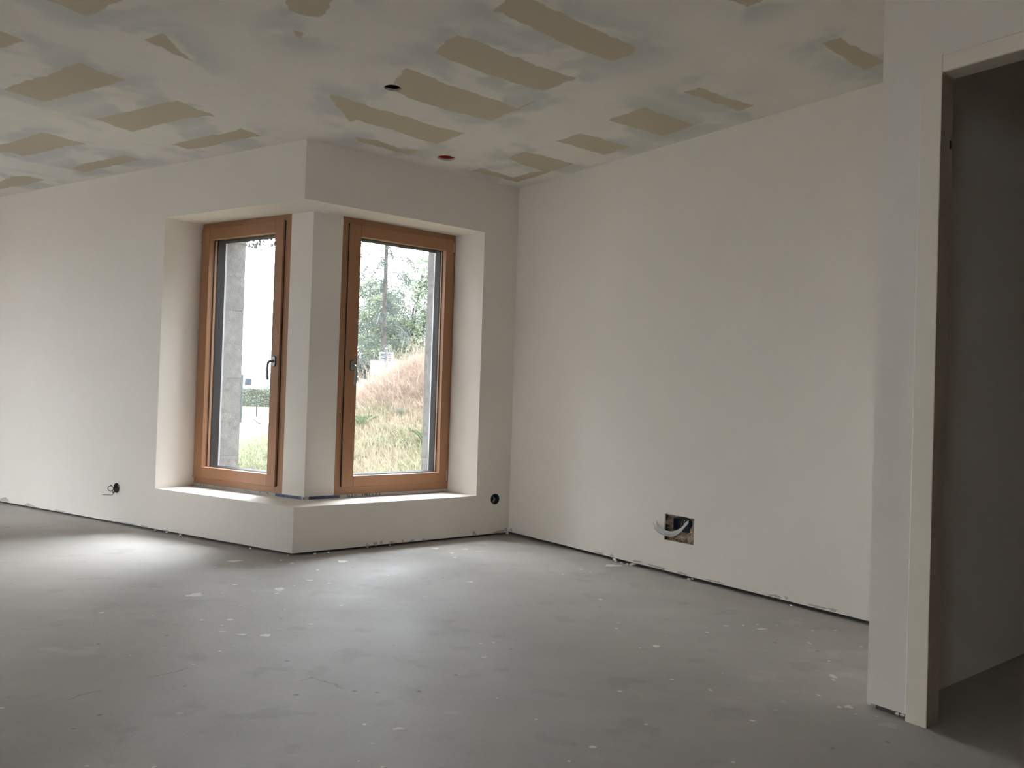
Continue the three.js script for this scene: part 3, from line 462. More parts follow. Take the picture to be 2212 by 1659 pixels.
{ // rectangular cut-out in the right-hand wall: torn mineral wool, a dark box and a bundle of cables
  const g = new THREE.PlaneGeometry(0.27, 0.20, 81, 60), p = g.attributes.position;
  for (let i = 0; i < p.count; i++) {
    const x = p.getX(i), y = p.getY(i), hole = Math.exp(-(((x + 0.018) / 0.060) ** 2 + ((y - 0.026) / 0.042) ** 2) * 1.2);
    p.setZ(i, 0.052 * (fbm(x * 42 + 9, y * 42, 4) - 0.5) + 0.016 * (noise(x * 150, y * 150) - 0.5) - 0.055 * hole + 0.018 * smooth(0.0, 0.09, x));
  }
  { const keep = [], ix = g.index.array; for (let i = 0; i < ix.length; i += 3) { const c = [0, 1, 2].map((k) => [p.getX(ix[i + k]), p.getY(ix[i + k])]), x = (c[0][0] + c[1][0] + c[2][0]) / 3, y = (c[0][1] + c[1][1] + c[2][1]) / 3; if (Math.abs(x + 0.013) > 0.056 || Math.abs(y - 0.020) > 0.037) keep.push(ix[i], ix[i + 1], ix[i + 2]); } g.setIndex(keep); }
  g.computeVertexNormals(); g.applyMatrix4(C.matrix(1.568, 0.052, 0.27));
  tag(mesh('mineral_wool', g, M.wool), 'torn brown mineral wool showing in the square wall opening', 'insulation');
  const bxo = group('cable_box', 'dark blue cable box deep inside the square wall opening', 'cable box'); bxo.applyMatrix4(C.matrix(1.555, 0.052, 0.29));
  mesh('box_shell', [rbox(-0.055, 0.055, -0.036, -0.033, -0.02, 0.02, 0.001), rbox(-0.055, 0.055, 0.033, 0.036, -0.02, 0.02, 0.001), rbox(-0.055, -0.052, -0.033, 0.033, -0.02, 0.02, 0.001), rbox(0.052, 0.055, -0.033, 0.033, -0.02, 0.02, 0.001), rbox(-0.055, 0.055, -0.036, 0.036, -0.024, -0.02, 0.001)], M.navy, bxo);
  for (let i = 0; i < 4; i++) mesh('wire', tube([[-0.03 + i * 0.017, 0.03, -0.012], [-0.026 + i * 0.016, 0.0, 0.006 - i * 0.003], [-0.03 + i * 0.018, -0.03, -0.004]], 0.0017, 12, 6), [M.wireDark, M.wireOrange, M.cable, M.wireDark][i], bxo);
  const cb = group('cable_bundle', 'bundle of white cables hanging out of the square wall opening', 'cables'); cb.applyMatrix4(C.matrix(1.50, 0, 0.27));
  for (let i = 0; i < 6; i++) {
    const a = (i % 3 - 1) * 0.008, b = (i > 2 ? 0.008 : 0), r = hash(i, 77) - 0.5;
    mesh('cable', tube([[0.120, 0.048 + b, -0.022], [0.110 + a * 0.3, 0.030 + b, -0.010], [0.086, -0.006 + b + a * 0.5, 0.006], [0.052, -0.028 + a + b * 0.6, 0.026 + a * 0.4], [0.012, -0.030 + a + b, 0.046], [-0.018, -0.014 + a * 1.6 + b, 0.066], [-0.040 - r * 0.02, 0.018 + a * 2 + b + r * 0.01, 0.086 + r * 0.02]], 0.0036, 36, 8), M.cable, cb);
  }
  mesh('cable_tie', new THREE.TorusGeometry(0.014, 0.0022, 6, 20).rotateY(1.0).translate(0.014, -0.028, 0.044), M.cable, cb);
}

// bare board edges and plaster crumbs along the foot of the walls
function footMark(w, s, y, hw, hh, mat, name, parent, seed) {
  const g = blob(hw, hh, 0.0009, seed, 18, 0.55); g.translate(s * w.sgn, y, 0); g.applyMatrix4(w.matrix()); mesh(name, g, mat, parent);
}
[[0.935, 0.022, 0.05, 0.007], [1.045, 0.027, 0.018, 0.012], [1.25, 0.026, 0.06, 0.008], [1.42, 0.024, 0.10, 0.007], [1.60, 0.022, 0.05, 0.006], [1.83, 0.021, 0.09, 0.005], [2.20, 0.024, 0.05, 0.008], [2.27, 0.028, 0.012, 0.012], [2.44, 0.023, 0.08, 0.007], [2.52, 0.026, 0.03, 0.01], [3.15, 0.026, 0.06, 0.01], [0.03, 0.028, 0.03, 0.012]].forEach(([s, y, a, b], i) => footMark(C, s, y + 0.006, a, b, M.bare, 'bare_patch', wallRight, 300 + i));
[[0.50, 0.022, 0.02, 0.012], [0.56, 0.026, 0.022, 0.016], [0.60, 0.030, 0.014, 0.018], [0.68, 0.024, 0.03, 0.010], [0.76, 0.026, 0.012, 0.014], [0.83, 0.022, 0.03, 0.008], [0.92, 0.021, 0.025, 0.009], [1.33, 0.028, 0.026, 0.018], [1.55, 0.024, 0.07, 0.012], [1.61, 0.036, 0.012, 0.02]].forEach(([s, y, a, b], i) => footMark(B, s, y, a, b, M.bare, 'bare_patch', wallBack, 340 + i));
[[3.22, 0.036, 0.10, 0.020], [2.86, 0.026, 0.09, 0.012], [2.42, 0.022, 0.10, 0.008], [1.62, 0.020, 0.16, 0.007], [1.42, 0.020, 0.06, 0.007], [1.20, 0.018, 0.05, 0.005], [0.45, 0.018, 0.03, 0.005]].forEach(([s, y, a, b], i) => footMark(A, s, y, a, b, M.bare, 'bare_patch', wallLeft, 380 + i));
function crumb(w, s, y, n, r, parent, seed) {
  const g = new THREE.IcosahedronGeometry(r * 0.8, 2), p = g.attributes.position; for (let i = 0; i < p.count; i++) { const k = 0.7 + 0.6 * noise(p.getX(i) * 300 + seed, p.getY(i) * 300 + p.getZ(i) * 200); p.setXYZ(i, p.getX(i) * k * 1.6, p.getY(i) * k, p.getZ(i) * k); }
  g.computeVertexNormals(); g.applyMatrix4(w.matrix(s, -n, y)); mesh('plaster_crumb', g, M.lump, parent);
}
[[1.075, 0.014, 0.006, 0.009], [1.09, 0.006, 0.012, 0.008], [1.14, 0.004, 0.014, 0.006], [1.19, 0.005, 0.012, 0.008], [1.225, 0.008, 0.01, 0.012], [1.24, 0.016, 0.004, 0.009], [1.66, 0.006, 0.01, 0.009], [1.68, 0.014, 0.004, 0.007], [2.3, 0.006, 0.01, 0.006], [2.75, 0.005, 0.012, 0.006]].forEach(([s, y, n, r], i) => crumb(C, s, y, n, r, wallRight, 10 + i));
[[1.29, 0.008, 0.004, 0.008], [1.17, 0.008, 0.004, 0.008], [1.03, 0.008, 0.004, 0.007], [0.35, 0.006, 0.01, 0.006], [0.02, 0.006, 0.01, 0.006]].forEach(([s, y, n, r], i) => crumb(A, s, y, n, r, wallLeft, 40 + i));
[[0.14, 0.005, 0.012, 0.008], [0.22, 0.005, 0.03, 0.007], [0.5, 0.008, 0.006, 0.006], [0.66, 0.008, 0.005, 0.006], [1.615, 0.01, 0.01, 0.010]].forEach(([s, y, n, r], i) => crumb(B, s, y, n, r, wallBack, 60 + i));
[[3.222, 0.016, 0.001, 0.006], [3.315, 0.014, 0.001, 0.006], [3.332, 0.014, 0.001, 0.006]].forEach(([s, y, n, r], i) => crumb(D, s, y, n, r, wallDoor, 80 + i));

// ------------------------------------------------------------------ outdoors
const polar = (deg, r) => [r * Math.sin(deg * Math.PI / 180), r * Math.cos(deg * Math.PI / 180)];
function groundY(x, z) {
  const flat = -0.17 - 0.63 * smooth(12, 45, z);
  const m = 1.86 * Math.exp(-((x + 0.75) ** 2) / 6.2 - ((z - 15) ** 2) / 13) * smooth(7.0, 9.5, z);
  return flat + m + 0.07 * (fbm(x * 0.9 + 3, z * 0.9, 3) - 0.5) * smooth(7, 9, z);
}
{
  const xs = [], zs = []; for (let x = -60; x < -10; x += 2.5) xs.push(x); for (let x = -10; x < 8; x += 0.22) xs.push(x); for (let x = 8; x <= 40; x += 2.5) xs.push(x);
  for (let z = -14; z < 7; z += 1.5) zs.push(z); for (let z = 7; z < 20; z += 0.22) zs.push(z); for (let z = 20; z <= 130; z += 2) zs.push(z);
  const pos = [], uv = [], idx = []; for (const z of zs) for (const x of xs) { pos.push(x, z < 7 ? -0.24 : groundY(x, z), -z); uv.push(x * 0.25, z * 0.25); }
  for (let j = 0; j + 1 < zs.length; j++) for (let i = 0; i + 1 < xs.length; i++) { const a = j * xs.length + i, b = a + xs.length; idx.push(a, a + 1, b, a + 1, b + 1, b); }
  const g = new THREE.BufferGeometry(); g.setAttribute('position', new THREE.Float32BufferAttribute(pos, 3)); g.setAttribute('uv', new THREE.Float32BufferAttribute(uv, 2)); g.setIndex(idx); g.computeVertexNormals();
  const t = tex(1024, 1024, (x, y) => { const f = (a, b) => fbm(a * 0.01, b * 0.01, 4), q = (a, b) => fbm(a * 0.09, b * 0.09, 3); const n = tile(f, x, y, 1024, 1024), m = tile(q, x, y, 1024, 1024) - 0.5, k = smooth(0.42, 0.58, n); return [0.085 - 0.025 * k + 0.035 * m, 0.064 + 0.002 * k + 0.03 * m, 0.040 - 0.010 * k + 0.02 * m]; });
  struct(mesh('ground', g, phys({ map: t, roughness: 1, specularIntensity: 0.1 })));
  const u0 = polar(-17.5, 1), v0 = [u0[1], -u0[0]], band = (r0, r1, y0, y1) => [add(add([0, 0], u0, r0), v0, -16), add(add([0, 0], u0, r0), v0, 16), add(add([0, 0], u0, r1), v0, 16), add(add([0, 0], u0, r1), v0, -16)];
  struct(mesh('ground_road', prism(band(37, 48.5), -0.9, -0.70), std({ color: rgb(0.10, 0.098, 0.095), roughness: 1 })));
}
const leafMat = (r, g, b, t = 0.35) => phys({ color: rgb(r, g, b), roughness: 1, specularIntensity: 0.1, transmission: t, thickness: 0, side: THREE.DoubleSide });
function quads(n, size, seed, narrow = 0.6) {                      // a clump of n small leaves
  const r = mulberry(seed), pos = [];
  for (let i = 0; i < n; i++) {
    const c = new THREE.Vector3(r() - 0.5, r() - 0.5, r() - 0.5).multiplyScalar(size * 1.8), e = new THREE.Euler(r() * 6, r() * 6, r() * 6), l = size * (0.6 + 0.5 * r());
    const P = [[-l / 2, 0], [0, l * narrow / 2], [l / 2, 0], [0, -l * narrow / 2]].map(([x, y]) => new THREE.Vector3(x, y, 0).applyEuler(e).add(c));
    for (const k of [0, 1, 2, 0, 2, 3]) pos.push(P[k].x, P[k].y, P[k].z);
  }
  const g = new THREE.BufferGeometry(); g.setAttribute('position', new THREE.Float32BufferAttribute(pos, 3)); g.computeVertexNormals(); return g;
}
function instances(name, geo, mat, list, parent, vary = 0.25, seed = 1) {   // list of [x, y, z, scale] in the parent's space
  const m = new THREE.InstancedMesh(geo, mat, list.length), r = mulberry(seed), o = new THREE.Object3D(), c = new THREE.Color();
  list.forEach(([x, y, z, s, rx, ry, rz], i) => { o.position.set(x, y, z); o.rotation.set(rx ?? r() * 6.28, ry ?? r() * 6.28, rz ?? r() * 6.28); o.scale.setScalar(s); o.updateMatrix(); m.setMatrixAt(i, o.matrix); const k = 1 + vary * (r() - 0.5) * 2, w = vary * 0.3 * (r() - 0.5); c.setRGB(clamp(k + w), clamp(k), clamp(k - w)); m.setColorAt(i, c); });
  m.name = parent ? name : numbered(name); m.userData.kind = 'stuff'; return put(m, parent);
}
M.bark = phys({ specularIntensity: 0.1, color: rgb(0.03, 0.026, 0.022), roughness: 1 });
function broadleaf(label, deg, r, trunkH, blobs, n, leaf, mat, seed, grp) {
  const p = polar(deg, r), gy = groundY(p[0], p[1]), o = group('broadleaf_tree', label, 'tree', grp); o.position.set(p[0], gy, -p[1]);
  const q = mulberry(seed);
  mesh('trunk', tube([[0, -0.1, 0], [0.1, trunkH * 0.4, 0.05], [-0.05, trunkH, 0]], 0.16, 10, 8), M.bark, o);
  const fromTop = [-0.05, trunkH, 0], list = [], vol = blobs.map((b) => b[3] ** 2), tot = vol.reduce((a, b) => a + b);
  blobs.forEach(([x, y, z, R], k) => {
    if (k < 7) mesh('branch', tube([[0, trunkH * (0.5 + 0.4 * q()), 0], [x * 0.5, (trunkH + y) / 2, z * 0.5], [x, y, z]], 0.05, 8, 6), M.bark, o);
    const cnt = Math.round(n * vol[k] / tot);
    for (let i = 0; i < cnt; i++) { const a = q() * 6.283, c = q() * 2 - 1, s = Math.sqrt(1 - c * c), rr = R * (0.55 + 0.5 * Math.sqrt(q())); list.push([x + rr * s * Math.cos(a), y + rr * c * 0.85, z + rr * s * Math.sin(a), 0.7 + 0.6 * q()]); }
  });
  instances('foliage', quads(6, leaf, seed + 1), mat, list, o, 0.3, seed + 2); return o;
}
const lfA = leafMat(0.072, 0.088, 0.054), lfB = leafMat(0.048, 0.058, 0.045), lfC = leafMat(0.08, 0.095, 0.06), lfD = leafMat(0.040, 0.050, 0.042);
const TG = 'trees behind the mound';
broadleaf('pale green broadleaf tree filling the right window behind the signs', -7.4, 36, 3.2, [[-0.6, 3.6, 0, 1.3], [0.9, 4.0, 0.3, 1.4], [0.2, 5.4, 0.2, 1.4], [1.3, 5.9, 0, 1.2], [-0.9, 5.0, 0.4, 1.1], [0.5, 6.9, 0, 0.95], [-0.2, 2.7, 0.3, 1.2], [1.3, 2.6, 0, 1.3], [-1.3, 3.8, 0.2, 0.9], [2.2, 4.4, 0.5, 1.3], [2.4, 6.2, 0.3, 1.2], [-1.8, 5.6, 0.3, 1.1], [1.4, 7.0, 0.2, 0.8]], 11500, 0.105, lfA, 11, TG);
broadleaf('darker tree low at the left of the right window', -10.4, 40, 2.4, [[-0.4, 3.3, 0, 1.2], [0.6, 2.6, 0.2, 1.0], [-0.8, 5.0, 0.3, 1.0], [0.5, 4.6, 0, 1.0], [0.9, 6.0, 0.1, 0.8], [0.2, 6.8, 0.1, 0.8], [-1.4, 2.2, 0, 1.0], [1.2, 3.6, 0.4, 1.2], [0.1, 1.6, 0, 1.0]], 5200, 0.105, lfB, 31, TG);
broadleaf('dark understorey tree behind the top of the grassy mound', -6.6, 42, 1.8, [[-1.5, 2.6, 0, 1.3], [0.2, 3.0, 0.3, 1.5], [1.6, 3.4, 0, 1.4], [-2.6, 2.2, 0.2, 1.1], [0.9, 5.0, 0.2, 1.3], [-1.2, 4.6, 0, 1.4], [-2.8, 3.8, 0.3, 1.2], [2.4, 5.2, 0.2, 1.4], [0.2, 1.4, 0.6, 1.3], [-1.8, 1.4, 0.3, 1.2]], 6500, 0.12, lfD, 51, TG);
{ // spruce with sagging branches
  const p = polar(-9.15, 29), o = group('spruce', 'tall spruce with drooping branches in front of the broadleaf trees', 'tree', TG); o.position.set(p[0], groundY(...p), -p[1]);
  const g = new THREE.CylinderGeometry(0.03, 0.11, 11, 8).translate(0, 5.5, 0); mesh('trunk', g, M.bark, o);
  const q = mulberry(71), list = [];
  for (let k = 0; k < 58; k++) {
    const y = 2.6 + k * 0.145, L = 0.35 + 1.0 * (11.4 - y) / 7, a = k * 2.4 + q() * 0.6;
    mesh('branch', tube([[0, y, 0], [Math.cos(a) * L * 0.5, y + 0.02, Math.sin(a) * L * 0.5], [Math.cos(a) * L, y - 0.30 * L - 0.05, Math.sin(a) * L]], 0.014, 6, 5), M.bark, o);
    for (let i = 0; i < 60; i++) { const t = 0.05 + 0.95 * q(), j = 0.05; list.push([Math.cos(a) * L * t + (q() - 0.5) * j * 3, y - 0.35 * L * t * t - 0.22 * q() * q(), Math.sin(a) * L * t + (q() - 0.5) * j * 3, 0.7 + 0.6 * q()]); }
  }
  instances('needles', quads(9, 0.10, 73, 0.2), leafMat(0.028, 0.034, 0.03, 0.15), list, o, 0.25, 74);
}
{ // maple whose trunk stands behind the pier; leaves hang into the top of the left window
  const p = polar(-13.6, 9.6), o = group('maple_tree', 'maple with leaves hanging into the top of the left window', 'tree'); o.position.set(p[0], groundY(...p), -p[1]);
  mesh('trunk', tube([[0, -0.1, 0], [0.03, 1.6, 0.02], [0.0, 3.4, 0]], 0.10, 12, 9), M.bark, o);
  const tw = [[-0.02, 3.2, 0], [-0.3, 3.35, 0.02], [-0.62, 3.12, 0.05], [-0.95, 2.98, 0.06]];
  mesh('branch', tube(tw, 0.014, 20, 6), M.bark, o);
  mesh('branch', tube([[-0.02, 2.3, 0], [-0.2, 2.45, 0.02], [-0.42, 2.38, 0.04]], 0.008, 12, 5), M.bark, o);
  const q = mulberry(91), list = [];
  for (let i = 0; i < 260; i++) { const t = q(), x = -0.30 - 0.72 * t; list.push([x + 0.05 * (q() - 0.5), 2.79 + 0.24 * (q() - 0.5) - 0.03 * t, 0.05 + 0.3 * (q() - 0.5), 0.75 + 0.5 * q()]); }
  for (let i = 0; i < 12; i++) list.push([-0.40 - 0.10 * q(), 2.36 + 0.06 * (q() - 0.5), 0.05 + 0.1 * (q() - 0.5), 0.6 + 0.3 * q()]);
  const s = new THREE.Shape(); for (let k = 0; k < 10; k++) { const a = k / 10 * Math.PI * 2 + Math.PI / 2, r = (k % 2 ? 0.013 : 0.031); k ? s.lineTo(Math.cos(a) * r, Math.sin(a) * r) : s.moveTo(Math.cos(a) * r, Math.sin(a) * r); }
  const crown = []; for (let i = 0; i < 1800; i++) { const a = q() * 6.283, c = q() * 2 - 1, rr = Math.cbrt(0.25 + 0.75 * q()), h = Math.sqrt(1 - c * c); const y = 5.3 + 1.85 * c * rr; crown.push([-1.1 + 2.5 * rr * h * Math.cos(a), y, 2.2 * rr * h * Math.sin(a) - 0.4, 0.8 + 0.5 * q()]); }
  for (let k = 0; k < 8; k++) { const a = k * 0.8; mesh('branch', tube([[0, 2.9 + 0.08 * k, 0], [Math.cos(a) * 0.9 - 0.8, 4.2 + 0.1 * k, Math.sin(a) * 0.8], [Math.cos(a) * 1.9 - 1.5, 5.2 + 0.15 * k, Math.sin(a) * 1.6]], 0.035, 10, 6), M.bark, o); }
  instances('crown_foliage', quads(5, 0.15, 95), lfA, crown, o, 0.3, 96);
  instances('foliage', new THREE.ShapeGeometry(s), leafMat(0.06, 0.07, 0.055), list, o, 0.25, 93);
}
// added trees round the plot, out of the frame, placed to keep the low sky off the window reveals
[['added unseen tree right of the house beyond the mound', 12, 15, 1, 0.30], ['added unseen tree beside the right wing of the house', 28, 15, 2, 0.32], ['added unseen tree at the right rear of the plot', 43, 15, 3, 0.62], ['added unseen tree beside the left wing of the house', -47, 15, 5, 0.45], ['added unseen tree at the far left of the plot', -60, 16, 6, 0.6]].forEach(([label, deg, r, k, step]) => {
  const q = mulberry(k * 131), bl = []; for (let i = 0; i < 16; i++) bl.push([(q() - 0.5) * 4.2, 1.4 + i * step, (q() - 0.5) * 3.0, 1.5 + 0.5 * q()]);
  broadleaf(label, deg, r, 5, bl, 9500, 0.32, lfB, 500 + k, 'added trees blocking the low sky');
});
// dry and green grass: real blades, thickest where the photograph looks
function tuft(n, h, w, lean, seed) {
  const r = mulberry(seed), pos = [];
  for (let i = 0; i < n; i++) {
    const a = r() * 6.283, H1 = h * (0.5 + 0.5 * r()), L = lean * (0.3 + r()), bx0 = (r() - 0.5) * 0.08, bz0 = (r() - 0.5) * 0.08, sx = Math.sin(a) * w / 2, sz = -Math.cos(a) * w / 2, dx = Math.cos(a), dz = Math.sin(a);
    const m = [bx0 + dx * L * 0.35 * H1, H1 * 0.6, bz0 + dz * L * 0.35 * H1], t = [bx0 + dx * L * H1, H1 * (1 - 0.25 * L), bz0 + dz * L * H1];
    const v = [[bx0 - sx, -0.03, bz0 - sz], [bx0 + sx, -0.03, bz0 + sz], [m[0] + sx * 0.7, m[1], m[2] + sz * 0.7], [m[0] - sx * 0.7, m[1], m[2] - sz * 0.7], t];
    for (const k of [0, 1, 2, 0, 2, 3, 3, 2, 4]) pos.push(...v[k]);
  }
  const g = new THREE.BufferGeometry(); g.setAttribute('position', new THREE.Float32BufferAttribute(pos, 3)); g.computeVertexNormals(); return g;
}
function sow(n, deg0, deg1, r0, r1, keep, seed, s0 = 0.7, s1 = 1.3) {
  const q = mulberry(seed), list = [];
  for (let i = 0; i < n; i++) { const p = polar(deg0 + (deg1 - deg0) * q(), Math.sqrt(r0 * r0 + (r1 * r1 - r0 * r0) * q())), y = groundY(p[0], p[1]); if (q() > keep(p[0], p[1], y)) continue; list.push([p[0], y, -p[1], s0 + (s1 - s0) * q(), (q() - 0.5) * 0.5, q() * 6.28, (q() - 0.5) * 0.5]); }
  return list;
}
const dry = (x, z, y) => smooth(0.45, 0.95, y + 0.5 * (fbm(x * 1.5, z * 1.5, 3) - 0.5));
const stuff = (o, label, category) => { tag(o, label, category); o.userData.kind = 'stuff'; return o; };
stuff(instances('dry_grass', tuft(7, 0.34, 0.007, 0.9, 5), leafMat(0.15, 0.105, 0.078, 0.3), sow(11000, -13, -3.5, 9.5, 17, (x, z, y) => dry(x, z, y), 6), null, 0.3, 7), 'dry brown grass covering the top of the mound outside the right window', 'dry grass');
stuff(instances('straw_grass', tuft(6, 0.22, 0.006, 0.9, 15), leafMat(0.19, 0.15, 0.10, 0.3), sow(11000, -13, -3.5, 8.2, 15, (x, z, y) => 0.7 + 0.3 * dry(x, z, y), 16), null, 0.3, 17), 'pale straw scattered over the lower slope of the mound', 'straw');
stuff(instances('green_grass', tuft(7, 0.20, 0.010, 0.7, 25), leafMat(0.105, 0.115, 0.058, 0.3), sow(7000, -13, -3.5, 8.2, 14, (x, z, y) => (1 - dry(x, z, y)) * smooth(0.36, 0.6, fbm(x * 1.1 + 4, z * 1.1, 3)), 26), null, 0.3, 27), 'green weeds and grass on the foot of the mound', 'grass');
stuff(instances('meadow_grass', tuft(8, 0.18, 0.012, 0.7, 35), leafMat(0.135, 0.138, 0.08, 0.3), sow(14000, -20.5, -14.5, 9, 34, (x, z) => 0.85, 36), null, 0.35, 37), 'short yellow green meadow outside the left window', 'meadow');
{ const r = polar(0, 1); const list = sow(420, -13, -5, 12.5, 15.5, (x, z, y) => dry(x, z, y), 46, 0.7, 1.3); stuff(instances('tall_stalks', tuft(2, 0.75, 0.006, 0.45, 45), leafMat(0.17, 0.13, 0.095, 0.3), list, null, 0.3, 47), 'tall dry stalks standing on the crest of the mound', 'stalks'); }
function rosette(label, x, z, n, L, Wd, col, seed, lift) {
  const o = group('weed_rosette', label, 'weed'); o.position.set(x, groundY(x, z), -z); const q = mulberry(seed), m = leafMat(...col, 0.3);
  const g = (() => { const sh = []; const N = 5; for (let i = 0; i <= N; i++) { const t = i / N, w = Wd * Math.sin(Math.PI * Math.min(0.98, 0.12 + 0.86 * t)); sh.push([t, w]); } const pos = [], P = (t, w) => [L * t, L * (lift * t - 0.55 * lift * t * t), w]; for (let i = 0; i < N; i++) { const [t0, w0] = sh[i], [t1, w1] = sh[i + 1]; for (const sgn of [1, -1]) { const a = P(t0, 0), b = P(t1, 0), c = P(t1, sgn * w1 / 2), d = P(t0, sgn * w0 / 2); c[1] += 0.02; d[1] += 0.02; const f = sgn > 0 ? [a, c, b, a, d, c] : [a, b, c, a, c, d]; f.forEach((v) => pos.push(...v)); } } const geo = new THREE.BufferGeometry(); geo.setAttribute('position', new THREE.Float32BufferAttribute(pos, 3)); geo.computeVertexNormals(); return geo; })();
  for (let i = 0; i < n; i++) { const l = mesh('leaf', g, m, o); l.rotation.set(0, i * 2.4 + q() * 0.4, 0.25 + 0.75 * (i / n)); l.scale.setScalar(1 - 0.45 * i / n); }
}
rosette('pale woolly leaf rosette on the mound slope', -1.62, 11.9, 12, 0.24, 0.085, [0.097, 0.105, 0.08], 1, 0.6);
rosette('bushy green weed left of the pale rosette', -2.15, 11.6, 18, 0.30, 0.05, [0.054, 0.071, 0.032], 2, 1.2);
rosette('small green weed low on the mound', -1.95, 10.0, 14, 0.20, 0.05, [0.059, 0.073, 0.034], 3, 0.9);
rosette('green weed against the block wall edge of the right window', -1.12, 10.6, 20, 0.30, 0.035, [0.057, 0.071, 0.034], 4, 1.4);
{ // scattered pale stones
  const q = mulberry(5), list = []; for (let i = 0; i < 60; i++) { const x = -2.0 + 0.32 * (q() + q() - 1) * 1.6, z = 11.2 + 0.7 * (q() - 0.5); list.push([x, groundY(x, z) + 0.02, -z, 0.6 + q()]); }
  stuff(instances('pale_stones', new THREE.IcosahedronGeometry(0.022, 0), std({ color: rgb(0.2, 0.2, 0.19), roughness: 1 }), list, null, 0.1, 6), 'scatter of pale stones on the mound slope', 'stones');
}
// street signs seen from behind
M.signBack = std({ color: rgb(0.085, 0.085, 0.085), roughness: 0.9 }); M.post = phys({ color: rgb(0.025, 0.026, 0.028), roughness: 0.9, specularIntensity: 0.2 });
{
  const p = polar(-8.92, 25), gy = groundY(...p), o = group('street_sign', 'double street sign on a post behind the mound, seen from behind', 'sign'); o.position.set(p[0], gy, -p[1]); o.rotation.y = 0.15;
  const h = 2.30 - gy; mesh('post', new THREE.CylinderGeometry(0.04, 0.04, h, 14).translate(0, h / 2, 0), M.post, o); mesh('post_cap', new THREE.SphereGeometry(0.042, 12, 8).translate(0, h, 0), M.signBack, o);
  for (const [y0, y1] of [[1.96, 2.075], [2.09, 2.20]]) { const s = mesh('sign_plate', rbox(-0.22, 0.22, y0 - gy, y1 - gy, -0.07, -0.05, 0.009), M.signBack, o); mesh('bracket', bx(-0.16, 0.16, (y0 + y1) / 2 - gy - 0.012, (y0 + y1) / 2 - gy + 0.012, -0.05, -0.03), M.post, s); }
}
{
  const p = polar(-9.05, 25.6), gy = groundY(...p), o = group('sign_board', 'large white board behind the double street sign', 'sign'); o.position.set(p[0], gy, -p[1]);
  mesh('panel', rbox(-0.43, 0.43, 1.48 - gy, 1.965 - gy, -0.015, 0.015, 0.012), M.signBack, o); mesh('panel_rim', rbox(-0.435, 0.435, 1.955 - gy, 1.975 - gy, -0.03, 0.02, 0.005), M.post, o);
  for (const x of [-0.3, 0.3]) mesh('leg', bx(x - 0.02, x + 0.02, 0, 1.5 - gy, -0.02, 0.02), M.post, o);
}
{
  const p = polar(-10.55, 24), gy = groundY(...p), o = group('yellow_sign', 'small yellow and white sign low behind the left edge of the mound', 'sign'); o.position.set(p[0], gy, -p[1]);
  mesh('upper_plate', rbox(-0.02, 0.14, 1.24 - gy, 1.33 - gy, -0.01, 0.01, 0.004), std({ color: rgb(0.12, 0.085, 0.03), roughness: 0.6 }), o);
  mesh('lower_plate', rbox(-0.16, 0.18, 1.06 - gy, 1.22 - gy, -0.01, 0.01, 0.004), M.signBack, o); mesh('post', bx(-0.02, 0.02, 0, 1.24 - gy, -0.035, -0.012), M.post, o);
}
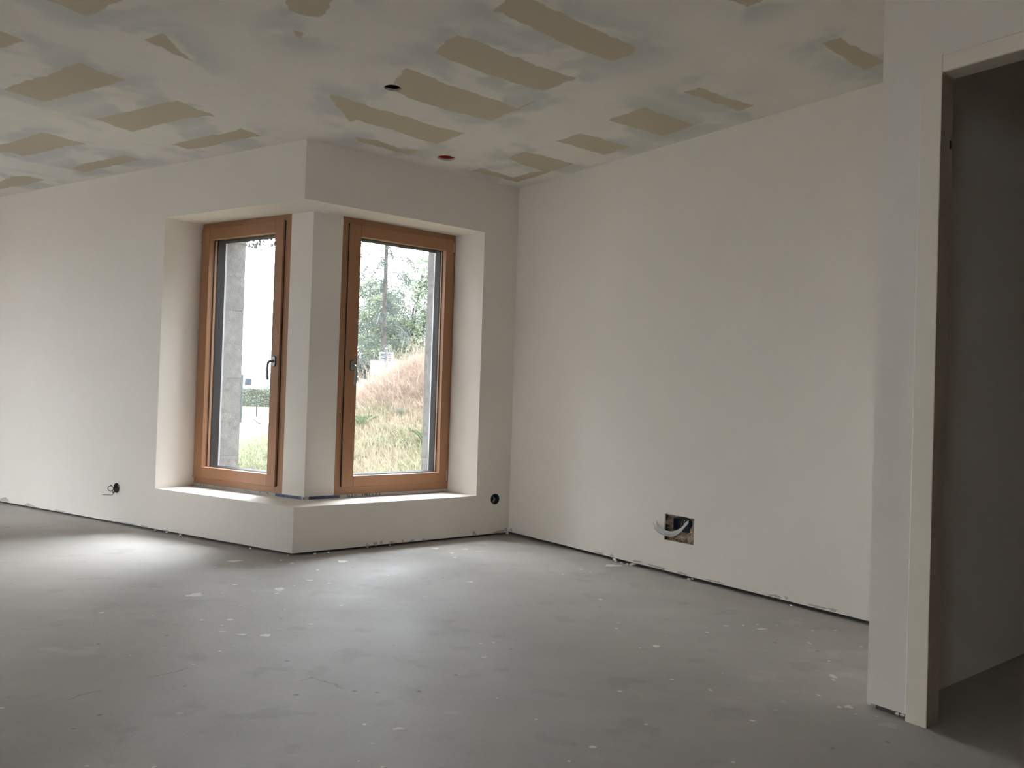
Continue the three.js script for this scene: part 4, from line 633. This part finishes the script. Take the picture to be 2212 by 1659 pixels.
// far side of the road, seen through the left window
{
  const u0 = polar(-17.5, 1), v0 = [u0[1], -u0[0]], P = (r, l) => add(add([0, 0], u0, r), v0, l), face = 17.5 * Math.PI / 180;
  const c = P(50, 0), gy = groundY(...c), f = group('wire_fence', 'low grey wire mesh fence beyond the road', 'fence'); f.position.set(c[0], gy, -c[1]); f.rotation.y = face;
  M.fence = phys({ specularIntensity: 0.1, color: rgb(0.014, 0.018, 0.016), roughness: 0.6 });
  for (const x of [-5, -2.5, 0, 2.5, 5]) mesh('post', bx(x - 0.03, x + 0.03, -0.1, 1.0, -0.03, 0.03), M.fence, f);
  for (const y of [0.05, 0.45, 0.88]) mesh('rail_wire', bx(-5, 5, y, y + 0.02, -0.01, 0.01), M.fence, f);
  const wires = []; for (let x = -5; x <= 5; x += 0.12) wires.push(bx(x - 0.009, x + 0.009, 0, 0.9, -0.006, 0.006)); const wm = mesh('mesh_wires', wires, M.fence, f); wm.userData.kind = 'stuff';
  const hc = P(78, 0), hy = groundY(...hc), hg = group('hedge', 'clipped pale green hedge behind the wire fence', 'hedge'); hg.position.set(hc[0], hy, -hc[1]); hg.rotation.y = face;
  const q = mulberry(301), list = []; for (let i = 0; i < 3600; i++) list.push([-5 + 10 * q(), 1.72 * q(), 0.5 * (q() - 0.5), 0.7 + 0.6 * q()]);
  instances('foliage', quads(6, 0.14, 303), leafMat(0.078, 0.09, 0.062), list, hg, 0.35, 304);
  mesh('stem_row', bx(-5, 5, 0, 1.6, -0.08, 0.08), M.bark, hg);
  const bc = P(96, -0.6), by = groundY(...bc), bo = group('house', 'white flat-roofed house with one dark window beyond the hedge', 'house'); bo.position.set(bc[0], by, -bc[1]); bo.rotation.y = face;
  M.white = std({ color: rgb(0.24, 0.24, 0.235), roughness: 0.9 });
  mesh('wall', bx(-7, 2.4, 0, 3.35, -5, 0), M.white, bo); mesh('roof', bx(-7.1, 2.5, 3.35, 3.5, -5.1, 0.1), M.white, bo);
  const wn = mesh('window', bx(-0.75, -0.05, 2.0, 2.75, 0, 0.04), M.post, bo); mesh('pane', bx(-0.69, -0.11, 2.06, 2.69, 0.04, 0.05), phys({ color: rgb(0.012, 0.014, 0.016), roughness: 1, specularIntensity: 0.1 }), wn);
  const sc = P(84, 1.5), sy = groundY(...sc), sb = group('shrub', 'rounded grey green shrub in front of the white house', 'shrub'); sb.position.set(sc[0], sy, -sc[1]);
  const l2 = []; for (let i = 0; i < 1400; i++) { const a = q() * 6.28, c2 = q(), rr = Math.sqrt(q()); l2.push([1.15 * rr * Math.cos(a), 0.3 + 1.9 * c2 * (1 - 0.45 * rr * rr), 0.9 * rr * Math.sin(a), 0.8 + 0.5 * q()]); }
  instances('foliage', quads(6, 0.13, 307), leafMat(0.065, 0.075, 0.066), l2, sb, 0.3, 308); mesh('stem', new THREE.CylinderGeometry(0.06, 0.1, 1.4, 7).translate(0, 0.7, 0), M.bark, sb);
  const pc = polar(-18.52, 35), py = groundY(...pc), po = group('gate_post', 'dark green post at the near side of the road', 'post'); po.position.set(pc[0], py, -pc[1]);
  mesh('shaft', bx(-0.05, 0.05, 0, 2.1, -0.05, 0.05), M.fence, po); mesh('post_cap', bx(-0.06, 0.06, 2.1, 2.13, -0.06, 0.06), M.fence, po);
  const tc = polar(-16.95, 30), ty = groundY(...tc), tw = group('fallen_branch', 'bare fallen branch lying on the meadow', 'branch'); tw.position.set(tc[0], ty, -tc[1]);
  mesh('limb', tube([[-0.4, 0.35, 0], [-0.1, 0.18, 0.1], [0.4, 0.1, 0.1]], 0.02, 8, 5), M.bark, tw); for (let i = 0; i < 5; i++) mesh('twig', tube([[-0.3 + i * 0.13, 0.28 - i * 0.04, 0.03], [-0.28 + i * 0.15, 0.1, 0.2]], 0.012, 4, 4), M.bark, tw);
}

renderer.render(scene, camera);
